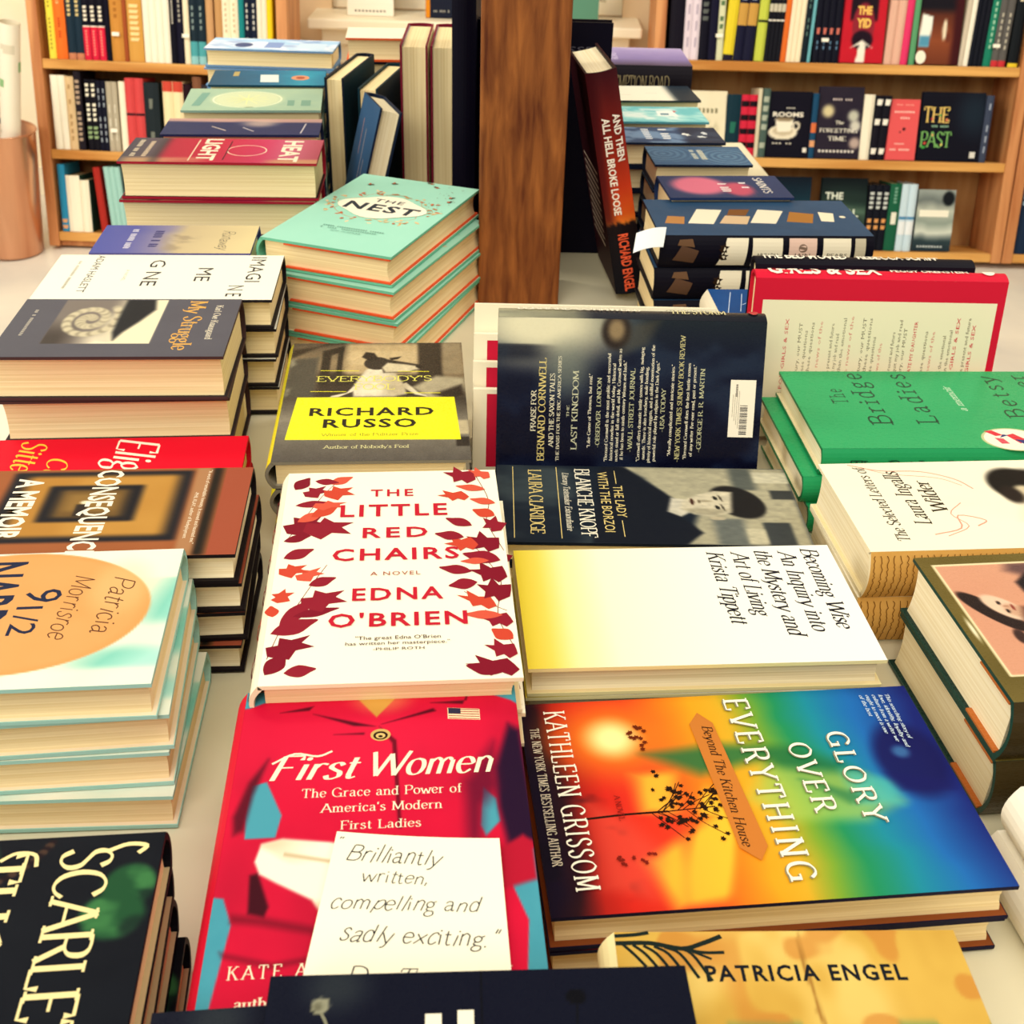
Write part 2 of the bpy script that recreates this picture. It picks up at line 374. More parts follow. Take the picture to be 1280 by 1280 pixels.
def make_book(w, l, t, front=None, back=None, spine=None, edge='202030', inner=None, hard=True, page=M_PAGE, mat=M_PRINT,
              cell=0.0015, flap=None, deckle=0.0, slim=False, name=None):
    """origin at the centre of the underside; spine at -x, head at +y, front cover up"""
    root = empty(name or ('hardcover_book' if hard else 'paperback_book'))
    bt = 0.0024 if hard else 0.0007
    bul = min(0.22 * t, 0.006) if hard else 0.0006
    ov = 0.003 if hard else 0.0
    x0, x1 = -w / 2 + bul, w / 2
    cov, cvb, cvs = MB(), MB(), MB()
    N = 3 if slim else 8
    arc = lambda r, n: [(x0 - r * (1 - (2 * i / n - 1) ** 2), t * i / n) for i in range(n + 1)]
    outer = arc(bul, N)                           # bottom to top
    zi = lambda z: bt + (t - 2 * bt) * z / t
    innr = [(x + bt, zi(z)) for x, z in outer]
    prof = [(x1, 0)] + outer[:1] + outer[1:] + [(x1, t), (x1, t - bt)] + innr[::-1] + [(x1, bt)]
    # as three convex-ish pieces so that every face is simple
    cvb.box(x0, -l / 2, 0, x1, l / 2, bt, edge); cov.box(x0, -l / 2, t - bt, x1, l / 2, t, edge)
    for i in range(N):
        cvs.prism([outer[i], outer[i + 1], innr[i + 1], innr[i]][::-1], -l / 2, l / 2, edge)
    if inner:
        cov.add([(x0, -l / 2 + .0005, t - bt - .0001), (x1 - .0005, -l / 2 + .0005, t - bt - .0001), (x1 - .0005, l / 2 - .0005, t - bt - .0001), (x0, l / 2 - .0005, t - bt - .0001)], [[3, 2, 1, 0]], inner)
        cvb.add([(x0, -l / 2 + .0005, bt + .0001), (x1 - .0005, -l / 2 + .0005, bt + .0001), (x1 - .0005, l / 2 - .0005, bt + .0001), (x0, l / 2 - .0005, bt + .0001)], [[0, 1, 2, 3]], inner)
    st = lambda *a: np.stack(np.broadcast_arrays(*a), 1)
    wx = x1 - x0
    panel(cov, lambda u, v, h: st(x0 + u * wx, -l / 2 + v * l, t + h), wx, l, front, cell)
    panel(cvb, lambda u, v, h: st(x1 - u * wx, -l / 2 + v * l, -h), wx, l, back, cell)
    if spine is not None:
        if isinstance(spine, str): spine = dict(bg=spine)
        spine.setdefault('nv', N)
        panel(cvs, lambda u, v, h: st(x0 - bul * (1 - (2 * v - 1) ** 2) - h, l / 2 - u * l, v * t), l, t, spine, 0.0022, .0001, .000008, .0003 if slim else .0002 + bul * .15)
    fc_ = cov.build('front_cover', mat, root); bc_ = cvb.build('back_cover', mat, root); cvs.build('spine', mat, root)
    pg = MB(); n = 2 if slim else 8
    xe = x1 - ov
    zs = [bt + .0001 + (t - 2 * bt - .0002) * i / n for i in range(n + 1)]
    dp = 0.0028 if hard else 0.0
    rr = random.Random(int(w * 1e5) + int(t * 1e5))
    fore = [(xe - dp * (1 - (2 * i / n - 1) ** 2) - rr.random() * deckle, z) for i, z in enumerate(zs)]
    prof = [(x0 + bt + .0004, zs[0])] + fore + [(x0 + bt + .0004, zs[-1])]
    pg.prism(prof[::-1], -l / 2 + ov, l / 2 - ov, 'ffffff')
    pg.build('page_block', page, root)
    if flap:                                       # turned-in jacket strip seen along the board edges
        fc, fu0, fu1 = flap
        for zz, par in ((t - bt - .0016, fc_), (bt + .0002, bc_)):
            f = MB(); f.box(x0 + fu0 * wx, -l / 2 - .0004, zz, x0 + fu1 * wx, l / 2 + .0004, zz + .0014, fc)
            tag(f.build('jacket_flap', mat, par), 'folded-in jacket flap of another colour', None)
    return root
def flatM(x, y, z, yaw, turn=0, lean=(0, 0)):
    return Matrix.Translation((x, y, z)) @ Matrix.Rotation(R(lean[0]), 4, 'X') @ Matrix.Rotation(R(lean[1]), 4, 'Y') @ Matrix.Rotation(R(yaw + turn), 4, 'Z')
ORD = ['topmost', 'second', 'third', 'fourth', 'fifth', 'sixth', 'seventh']
TABLE_Z = 0.75
GAP = 0.0010
def stack(n, x, y, z, yaw, turn, label, below, group, jit=2.0, slip=0.004, seed=1, off=(0, 0), W=0, D=0, alt=None, **kw):
    """n copies of one book in a pile that stands on the table; z is the height of the topmost cover"""
    t = (z - TABLE_Z) / n - GAP
    w, l = (D, W) if turn else (W, D)
    b = make_book(w, l, t, **kw)
    rr = random.Random(seed)
    tag(b, label, 'book', group)
    b.matrix_world = flatM(x, y, z - t, yaw, turn)
    lower = None
    if alt is not None and n > 1:
        lower = make_book(w, l, t, **alt)
    for i in range(1, n):
        M = flatM(x + off[0] + rr.uniform(-slip, slip), y + off[1] + rr.uniform(-slip, slip) * .6, z - t - i * (t + GAP), yaw + rr.uniform(-jit, jit), turn)
        lb = '%s from the top in %s' % (ORD[i], below)
        if lower is not None and i == 1:
            lower.matrix_world = M; tag(lower, lb, 'book', group)
        else:
            dup(lower if lower is not None else b, M, lb, group)
    return b

# ------------------------------------------------------------------ the setting
WALL_Y = 3.86
m = MB(); m.box(-3.2, -1.2, -0.05, 3.2, WALL_Y + .12, 0.0); struct(m.build('floor', M_FLOOR))
WX0, WX1, SILL_Z = -0.60, 0.29, 0.60               # window opening in the back wall
m = MB()
m.box(-3.2, WALL_Y, 0, WX0, WALL_Y + .12, 2.7); m.box(WX1, WALL_Y, 0, 3.2, WALL_Y + .12, 2.7)
m.box(WX0, WALL_Y, 0, WX1, WALL_Y + .12, SILL_Z); m.box(WX0, WALL_Y, 1.9, WX1, WALL_Y + .12, 2.7)
struct(m.build('wall_back', M_WALL))
m = MB(); m.box(-3.2, WALL_Y - .012, 0.0, -1.16, WALL_Y, 2.7); struct(m.build('wall_left', M_WALLW))
m = MB(); m.box(-3.2, WALL_Y - .03, 0.0, 3.2, WALL_Y - .013, 0.09); struct(m.build('baseboard_back', M_TRIM), 'pale painted baseboard along the back wall')
win = empty('window_1', Matrix.Translation((0, WALL_Y, SILL_Z))); struct(win, 'white framed window with a deep painted sill behind the post')
m = MB(); m.box(WX0 - .05, -.17, -.03, WX1 + .05, .02, 0.0); sill_ = m.build('window_sill', M_TRIM, win, .006)
m = MB(); m.box(WX0 - .02, -.10, -.085, WX1 + .02, -.0005, -.0305); m.box(WX0 - .005, -.05, -.15, WX1 + .005, -.0005, -.0855); m.build('sill_apron', M_TRIM, sill_, .004)
m = MB()
for x0, x1 in ((WX0, WX0 + .05), (WX1 - .05, WX1), ((WX0 + WX1) / 2 - .02, (WX0 + WX1) / 2 + .02)): m.box(x0, .025, .001, x1, .09, 1.3)
m.box(WX0, .03, 1.24, WX1, .085, 1.3); m.box(WX0, .03, .001, WX1, .085, .035); frame_ = m.build('window_frame', M_TRIM, win)
gm = bpy.data.materials.new('window_glass'); gm.use_nodes = True
gb = gm.node_tree.nodes['Principled BSDF']; gb.inputs['Transmission Weight'].default_value = 1.0; gb.inputs['Roughness'].default_value = 0.0; gb.inputs['IOR'].default_value = 1.02
m = MB(); m.box(WX0 + .05, .055, .035, WX1 - .05, .058, 1.24); m.build('window_pane', gm, frame_)
m = MB(); m.box(-3.2, WALL_Y + .6, -.05, 3.2, WALL_Y + .62, 2.7); struct(m.build('window_view_card', M_WALLW), 'pale card added outside the window for a bright view')  # floating card added outside, gives the window a bright view

# display table, turned a little like the rows of books on it
TY = 4.5
T = empty('display_table', Matrix.Translation((0.085, 0.98, 0)) @ Matrix.Rotation(R(TY), 4, 'Z'))
tag(T, 'long cream topped display table carrying all the piles of books', 'table')
m = MB(); m.box(-.472, -.95, TABLE_Z - .03, .335, .90, TABLE_Z - .0004); m.build('tabletop', M_TABLE, T, .004)
m = MB(); m.box(-.42, -.88, TABLE_Z - .10, .27, -.86, TABLE_Z - .031); m.box(-.42, .82, TABLE_Z - .10, .27, .84, TABLE_Z - .031); m.build('apron', M_OAK, T)
for sx in (-.42, .27):
    for sy in (-.87, .83):
        m = MB(); m.box(sx - .025, sy - .025, 0.0, sx + .025, sy + .025, TABLE_Z - .031); m.build('leg', M_OAKV, T, .004)
P = empty('wooden_post', Matrix.Translation((-.0015, 1.244, TABLE_Z)) @ Matrix.Rotation(R(1.0), 4, 'Z'))
tag(P, 'tall worn brown square wooden post rising from the middle of the table', 'post')
m = MB(); m.box(-.0437, -.0437, 0, .0437, .0437, 1.9); m.build('shaft', M_POST, P, .003)

# ------------------------------------------------------------------ book covers: printed art, in fractions of the cover
# --- white novel, red leaf borders
def marks(c, u0, u1, n=7, v0=.36, v1=.62, seed=0):      # print too small to read: a row of short dashes
    q = random.Random(seed * 7 + n); out = []; L = (u1 - u0) / n
    for i in range(n):
        a = u0 + i * L + L * .12
        if q.random() < .15: continue
        h = (v1 - v0) * .25 * q.random()
        out.append(('p', c, [(a, v0), (a + L * .6, v0), (a + L * .6, v1 - h), (a, v1)]))
    return out
RL = ['7d1226', '8c1a2c', '92202e', 'd2553f', 'c8442f']
L_ART = [('l', '7a3020', .0005, [(.02, .10), (.06, .22), (.12, .33), (.17, .42), (.22, .50)], 1), ('l', '7a3020', .0005, [(.03, .62), (.10, .74), (.17, .86), (.24, .95)], 1),
         ('l', '7a3020', .0005, [(.98, .12), (.93, .25), (.96, .4), (.9, .52), (.84, .6)], 1), ('l', '7a3020', .0005, [(.99, .55), (.93, .7), (.95, .82), (.9, .97)], 1), ('l', '7a3020', .0005, [(.97, .27), (.86, .32), (.8, .36)], 1)]
for u, v, a, L, Wd, kd, c in [
    (.02, .04, 60, .030, .017, 0, 0), (.09, .045, 10, .026, .015, 0, 1), (.02, .11, 35, .040, .024, 1, 0), (.02, .20, 25, .042, .020, 0, 1), (.05, .23, 55, .046, .016, 0, 1), (.10, .27, 15, .040, .012, 0, 0),
    (.13, .31, 28, .040, .026, 1, 1), (.15, .405, 25, .026, .014, 0, 1), (.10, .43, 40, .026, .016, 1, 3), (.03, .33, 70, .020, .016, 1, 4), (.02, .27, 100, .016, .012, 0, 4),
    (.02, .46, 25, .026, .018, 1, 4), (.03, .535, 28, .030, .016, 0, 1), (.02, .62, 20, .026, .012, 0, 0), (.03, .66, 40, .042, .030, 1, 0), (.10, .67, 12, .046, .030, 1, 1), (.07, .72, 35, .030, .014, 0, 3), (.13, .745, 40, .034, .016, 0, 4),
    (.05, .81, 8, .034, .012, 0, 1), (.13, .80, 10, .032, .014, 1, 3), (.09, .86, 40, .026, .018, 1, 1), (.18, .86, 25, .030, .022, 1, 4), (.20, .93, 30, .026, .014, 0, 3), (.13, .95, -10, .024, .012, 0, 1), (.04, .90, 60, .026, .016, 0, 0),
    (.99, .03, 165, .042, .020, 1, 0), (.92, .02, 160, .030, .014, 0, 0), (.99, .09, 150, .028, .018, 1, 1), (.98, .15, 140, .022, .016, 0, 4), (.99, .22, 160, .030, .018, 1, 1), (.95, .25, 175, .034, .012, 0, 3),
    (.93, .29, 150, .036, .016, 1, 4), (.99, .33, 140, .032, .026, 1, 0), (.86, .40, 190, .026, .016, 0, 1), (.84, .45, 165, .030, .014, 0, 1), (.99, .42, 155, .034, .024, 1, 0), (.97, .50, 160, .036, .020, 0, 1), (.92, .50, 180, .026, .010, 0, 3),
    (.97, .56, 140, .034, .024, 1, 0), (.88, .58, 170, .030, .020, 1, 4), (.82, .62, 165, .028, .015, 0, 1), (.86, .68, 150, .028, .014, 0, 1), (.99, .65, 120, .026, .020, 1, 1), (.97, .73, 150, .024, .016, 0, 4), (.98, .80, 160, .026, .012, 0, 3),
    (.86, .84, 170, .030, .016, 1, 4), (.94, .88, 165, .030, .012, 0, 3), (.90, .94, 150, .034, .024, 1, 1), (.97, .95, 140, .026, .014, 1, 3)]:
    L_ART.append(('leaf', RL[c], u, v, a, L, Wd, kd))
RED = 'c01c30'
L_ART += [('t', 'THE', 'sans', RED, .397, .852, .597, .893, dict(bold=.015, space=1.3)), ('t', 'LITTLE', 'sans', RED, .261, .742, .752, .808, dict(bold=.02, space=1.2)), ('t', 'RED', 'sans', RED, .367, .628, .657, .682, dict(bold=.02, space=1.3)),
          ('t', 'CHAIRS', 'sans', RED, .240, .516, .791, .575, dict(bold=.02, space=1.2)), ('t', 'A NOVEL', 'sans', '9a4030', .407, .442, .62, .460, dict(space=1.2)), ('t', 'EDNA', 'sans', RED, .335, .330, .712, .386, dict(bold=.02, space=1.2)),
          ('t', "O'BRIEN", 'sans', RED, .244, .218, .805, .276, dict(bold=.02, space=1.15)), ('t', '"The great Edna O\'Brien', 'sans', '402020', .356, .163, .693, .178), ('t', 'has written her masterpiece."', 'sans', '402020', .318, .142, .728, .156), ('t', '-PHILIP ROTH', 'sans', '402020', .426, .120, .627, .131)]
ART_LEAF = dict(bg=lambda U, V: mix(flat(U, 'fdf6dc'), .06 * fbm(U, V, 5), 'e8d8b0'), cell=.004, items=L_ART)
SP_LEAF = dict(bg='fbf0d2', items=[('leaf', RL[i % 5], .04 + i * .075, .15 + .55 * (i % 2), 40 * (-1) ** i, .017, .012, i % 2) for i in range(13)])

# --- red suit on blue
RS = 'd81436'
def bg_suit(U, V):
    I = mix(flat(U, '4796a6'), .4 * fbm(U, V, 30), '38889c')
    body = [(-.1, .72), (-.1, .93), (.02, .945), (.14, .985), (.32, 1.05), (.66, 1.05), (.86, .985), (.98, .945), (1.05, .90), (1.1, .5), (.93, .47), (.915, .40), (.96, .30), (.93, .12), (.93, -.2), (.03, -.2), (.035, .12), (.065, .32), (.03, .385), (-.1, .40)]
    m = poly(U, V, body, .004)
    I = mix(I, m, 'cf1236')
    I = mix(I, m * .45 * sm(.35, .75, fbm(U, V, 3.2, 4)), '980e2a')
    I = mix(I, .35 * m * ell(U, V, .45, .80, .35, .12, .8), 'e02848')
    I = mix(I, poly(U, V, [(.068, .69), (.115, .70), (.178, .60), (.166, .538), (.068, .537), (.060, .60)], .004), '4796a6')
    I = mix(I, poly(U, V, [(.853, .66), (.893, .625), (.90, .56), (.85, .52), (.835, .55), (.842, .60)], .006), '4796a6')
    I = mix(I, .92 * poly(U, V, [(.90, .72), (.96, .86), (1., .84), (1.02, .50), (.92, .49), (.90, .60)], .02), '140c28')
    I = mix(I, .75 * poly(U, V, [(.79, .68), (.90, .80), (.905, .66), (.845, .60), (.83, .50), (.79, .51)], .035), '520a28')
    I = mix(I, .85 * poly(U, V, [(.02, .60), (.055, .70), (.11, .77), (.075, .66), (.06, .56), (.03, .55)], .014), '48091c')
    I = mix(I, .9 * poly(U, V, [(.10, .44), (.125, .445), (.17, .36), (.16, .335), (.11, .345)], .008), '2c0814')
    I = mix(I, .6 * poly(U, V, [(.06, .345), (.16, .335), (.30, .31), (.34, .30), (.34, .285), (.15, .315), (.06, .325)], .012), '5a0a1c')
    I = mix(I, .5 * poly(U, V, [(.04, .26), (.20, .23), (.36, .245), (.36, .235), (.20, .215), (.05, .245)], .008), '5a0a1c')
    I = mix(I, poly(U, V, [(.323, 1.05), (.64, 1.05), (.482, .900)], .004), 'c8913c')
    I = mix(I, .5 * ell(U, V, .5, .97, .1, .05, .6), 'e0b058')
    for p in ([(.13, .925), (.25, .945), (.235, .93)], [(.25, .918), (.45, .875), (.48, .868), (.40, .872)], [(.50, .875), (.70, .915), (.69, .925)], [(.68, .945), (.80, .937), (.83, 1.0), (.815, .95)], [(.33, .845), (.44, .848), (.44, .842)]):
        I = mix(I, poly(U, V, p, .0045), '50091c')
    I = mix(I, poly(U, V, [(.49, .87), (.555, .82), (.575, .55), (.563, .55), (.54, .81)], .004), '6a0c20')
    g = [(.110, .475), (.124, .522), (.19, .534), (.345, .520), (.46, .50), (.46, .30), (.36, .31), (.30, .372), (.185, .418), (.13, .442)]
    I = mix(I, poly(U, V, g, .006), 'f6ecd4')
    I = mix(I, .75 * poly(U, V, g, .01) * sm(.42, .7, noise(U * .6 + V, V, 13)), 'c4b088')
    I = mix(I, .8 * poly(U, V, g, .004) * sm(.010, .0, np.abs(V - .505 + .16 * (U - .12))) * (U > .2), 'bfa880')
    I = mix(I, poly(U, V, [(.86, .47), (.97, .52), (1., .50), (1., .40), (.80, .36)], .01), 'b0142e')
    return I
CR = 'fbe9c8'
ART_SUIT = dict(bg=bg_suit, cell=.0007, items=[
    ('e', 'c9a860', .498, .839, .036, .020), ('e', '2a1810', .498, .837, .026, .014), ('e', 'd8b870', .498, .836, .017, .009), ('e', '241810', .498, .834, .008, .004),
    ('p', 'f0dcb0', [(.742, .886), (.86, .879), (.86, .917), (.742, .925)])] +
    [('l', 'b04038', .0006, [(.745, .889 + i * .008), (.858, .882 + i * .008)]) for i in range(5)] + [('p', '303048', [(.745, .904), (.79, .902), (.79, .921), (.745, .924)]),
    ('t', 'First', 'script', CR, .122, 0.703, .433, 0.778, dict(shear=.28, res=3)), ('t', 'Women', 'script', CR, .474, 0.707, .897, 0.782, dict(shear=.25, res=3)), ('l', CR, .0012, [(.125, .755), (.20, .785), (.28, .775), (.33, .79)], 1),
    ('t', 'The Grace and Power of', 'book', CR, .237, 0.648, .779, 0.674, dict(space=1.05)), ('t', "America's Modern", 'book', CR, .302, 0.603, .710, 0.628, dict(space=1.05)), ('t', 'First Ladies', 'book', CR, .373, 0.553, .638, 0.577, dict(space=1.05)),
    ('t', 'KATE ANDERSEN BROWER', 'book', CR, .075, 0.196, .898, 0.225, dict(space=1.3)), ('t', 'author of', 'serif', CR, .105, 0.132, .30, 0.156)])

# --- rainbow silhouette cover, text running sideways
def bg_glory(U, V):
    x = V + .10 * (fbm(U, V, 3, 1) - .5) - .05 * (U - .5)
    I = ramp(x, [(0, '140a20'), (.05, '2a1018'), (.10, 'b02018'), (.16, 'd8281c'), (.28, 'e03a20'), (.38, 'e8781c'), (.46, 'e8a020'), (.53, 'd8a828'), (.60, '78a030'), (.67, '1f8a58'), (.76, '1a8698'), (.86, '1c66ae'), (1.0, '14206c')])
    I = mix(I, .85 * ell(U, V, .21, .213, .17, .13, .8), 'f08a20')
    I = mix(I, ell(U, V, .21, .213, .085, .055, .7), 'fff0a0')
    I = mix(I, .85 * poly(U, V, [(.30, .28), (.42, .40), (.36, .56), (.50, .62), (.60, .72), (.52, .80), (.40, .74), (.30, .64), (.27, .46)], .04), '1f6a3c')
    I = mix(I, .7 * poly(U, V, [(.40, .56), (.46, .78), (.60, .84), (.68, .74), (.66, .56), (.55, .50)], .04), 'a8c458')
    I = mix(I, .8 * poly(U, V, [(.44, .74), (.50, .86), (.62, .84), (.60, .74)], .03), '48b0a8')
    I = mix(I, .6 * poly(U, V, [(.47, .63), (.60, .72), (.58, .78), (.50, .68)], .02), '1c6a44')
    I = mix(I, .92 * ell(U, V, .40, .915, .19, .085, .25), '101250')
    I = mix(I, .6 * ell(U, V, .36, .90, .03, .02, .6), '4a90c0')
    I = mix(I, .7 * poly(U, V, [(.46, .84), (.52, .98), (.56, .98), (.55, .86)], .02), '121458')
    sk = poly(U, V, [(.40, .24), (.40, .36), (.62, .46), (.96, .42), (1., .26), (.80, .22), (.62, .40), (.58, .24)], .03)
    I = mix(I, .85 * sk * sm(.25, .6, noise(U * .35 + V * 1.3, V, 9, 3)), 'f8c838')
    I = mix(I, .6 * poly(U, V, [(.52, .12), (.9, .12), (.95, .22), (.75, .26), (.6, .2)], .04), 'e0503c')
    I = mix(I, .55 * sm(.55, .8, fbm(U, V, 9, 8)) * (1 - sm(.10, .22, V)), '0c0814')
    return I
rr = random.Random(5)
TREE = [('l', '241008', .0014, [(.60, .10), (.588, .20), (.585, .30)]), ('l', '241008', .0008, [(.585, .30), (.575, .41)])]
for i in range(16):
    v = .25 + rr.random() * .15; a = rr.choice((-1, 1)); L = .05 + rr.random() * .09
    TREE.append(('l', '2a120a', .0005, [(.585, v), (.585 + a * L * .5, v + .03), (.585 + a * L, v + .045 + .03 * rr.random())], 1))
for i in range(60):
    v = .27 + rr.random() * .155; u = .585 + rr.gauss(0, .075)
    TREE.append(('leaf', '241208', u, v, rr.uniform(0, 360), .003 + .004 * rr.random(), .004, 1))
for i in range(14): TREE.append(('leaf', '6a2408', .215 + rr.gauss(0, .035), .262 + rr.random() * .03, rr.uniform(0, 360), .0045, .004, 1))
for i in range(10): TREE.append(('leaf', '7a1a10', .80 + rr.gauss(0, .02), .16 + rr.random() * .09, rr.uniform(0, 360), .0045, .003, 1))
WH = 'fbf2dc'
QG = ['This searching story of', 'love, identity, loyalty and', 'culture from a writer we', 'ought to meet is one', 'of the best']
ART_GLORY = dict(bg=bg_glory, cell=.0009, items=TREE + [
    ('p', 'c87830', [(.16, .412), (.10, .440), (.16, .470), (.77, .495), (.83, .470), (.77, .432)]),
    ('t', 'GLORY', 'serif', '8a8468', .246, .733, .702, .783, dict(space=1.22)), ('t', 'OVER', 'serif', '8a8468', .293, .629, .643, .681, dict(space=1.22)), ('t', 'EVERYTHING', 'serif', '8a8468', .034, .513, .929, .573, dict(space=1.22)),
    ('t', 'GLORY', 'serif', WH, .243, .737, .699, .787, dict(space=1.22)), ('t', 'OVER', 'serif', WH, .290, .632, .640, .684, dict(space=1.22)), ('t', 'EVERYTHING', 'serif', WH, .031, .517, .926, .577, dict(space=1.22)),
    ('t', 'KATHLEEN GRISSOM', 'serif', WH, .051, .060, .909, .112, dict(space=1.14)), ('t', 'THE NEW YORK TIMES BESTSELLING AUTHOR', 'serif', 'e8dcc0', .141, .020, .802, .041, dict(space=1.1)), ('t', 'Beyond The Kitchen House', 'serif', '30180c', .175, .440, .770, .464, dict(shear=.2, space=1.06)), ('t', 'A NOVEL', 'serif', '8a1a14', .50, .185, .62, .198)] +
    [('t', q, 'serif', 'cfe0ea', .05, .935 - i * .017, .05 + .011 * len(q), .945 - i * .017, dict(shear=.2)) for i, q in enumerate(QG)])
# --- white and yellow cover
ART_WISE = dict(bg=lambda U, V: ramp(V + 0 * U, [(0, 'f0d840'), (.07, 'f2de60'), (.14, 'f4eaa8'), (.26, 'f8f0d0'), (.6, 'fbf6e2'), (1, 'fdf8ea')]), cell=.003, items=[
    ('t', 'Becoming Wise', 'didot', '141420', .03, .905, .752, .957, dict(shear=.2)), ('t', 'An Inquiry into', 'didot', '141420', .047, .830, .768, .882, dict(shear=.2)), ('t', 'the Mystery and', 'didot', '141420', .047, .755, .809, .807, dict(shear=.2)),
    ('t', 'Art of Living', 'didot', '141420', .047, .680, .634, .732, dict(shear=.2)), ('t', 'Krista Tippett', 'didot', '141420', .047, .603, .696, .655, dict(shear=.2))])
# --- dark photograph cover with a woman's portrait
def bg_knopf(U, V):
    I = flat(U, '141c28')
    I = mix(I, .55 * sm(.45, .8, fbm(U, V, 4, 2)) * (1 - sm(.35, .5, V)), '54605e')
    I = mix(I, poly(U, V, [(0, .43), (0, 1), (1, 1), (1, .60), (.62, .66), (.40, .56), (.15, .50)], .02), 'b8b090')
    I = mix(I, rect(U, V, .0, .80, .30, .88, .02), '5c6058'); I = mix(I, rect(U, V, .05, .88, .2, 1, .01), 'd8d0b0')
    I = mix(I, rect(U, V, .30, .92, .42, 1, .01), '3a3c3a'); I = mix(I, rect(U, V, .68, .70, 1, .80, .02), '6c7068'); I = mix(I, rect(U, V, .72, .86, 1, .95, .01), '3c4040')
    I = mix(I, rect(U, V, .80, .80, .98, .86, .01), 'cfc6a4')
    I = mix(I, poly(U, V, [(.0, .36), (.0, .44), (.18, .50), (.34, .56), (.47, .60), (.60, .585), (.72, .62), (.86, .66), (1, .60), (1, .30), (.3, .34)], .012), '121620')
    I = mix(I, poly(U, V, [(.42, .58), (.60, .56), (.66, .60), (.56, .66), (.44, .63)], .01), 'd8d0b8')
    I = mix(I, ell(U, V, .46, .80, .215, .085, .10, 8), '1c1a1a')
    I = mix(I, poly(U, V, [(.33, .79), (.60, .77), (.655, .71), (.63, .645), (.555, .605), (.46, .615), (.375, .67), (.32, .73)], .012), 'ded2b2')
    I = mix(I, ell(U, V, .675, .72, .025, .026, .2), 'c8ba98')
    I = mix(I, .55 * poly(U, V, [(.56, .77), (.65, .72), (.62, .645), (.56, .61), (.55, .68)], .02), '8c8468')
    for u in (.415, .535): I = mix(I, ell(U, V, u, .728, .026, .0075, .35, 6), '24221e'); I = mix(I, .8 * ell(U, V, u, .746, .042, .0045, .5, 6), '40382c')
    I = mix(I, .7 * ell(U, V, .455, .693, .012, .022, .5), '9a8c6c'); I = mix(I, .8 * ell(U, V, .462, .672, .022, .005, .5), '6a5c44'); I = mix(I, ell(U, V, .465, .648, .040, .007, .4), '48281c')
    I = mix(I, .25 * fbm(U, V, 40, 3), '202428')
    return I
GD = 'd8c078'
ART_KNOPF = dict(bg=bg_knopf, cell=.0011, items=[('l', GD, .0006, [(.02, .055), (.95, .055)]), ('l', GD, .0006, [(.02, .205), (.95, .205)]), ('l', GD, .0006, [(.06, .405), (.24, .405)]), ('l', GD, .0006, [(.72, .405), (.92, .405)]),
    ('t', 'LAURA CLARIDGE', 'serif', GD, .061, .108, .901, .152), ('t', 'BLANCHE KNOPF', 'serif', 'e8e0c8', .041, .268, .937, .318), ('t', 'Literary Tastemaker Extraordinaire', 'serif', 'd8d0b8', .10, .224, .86, .246, dict(shear=.2)),
    ('t', 'WITH THE BORZOI', 'sans', GD, .081, .345, .865, .380), ('t', 'THE LADY', 'sans', GD, .27, .392, .681, .425)])
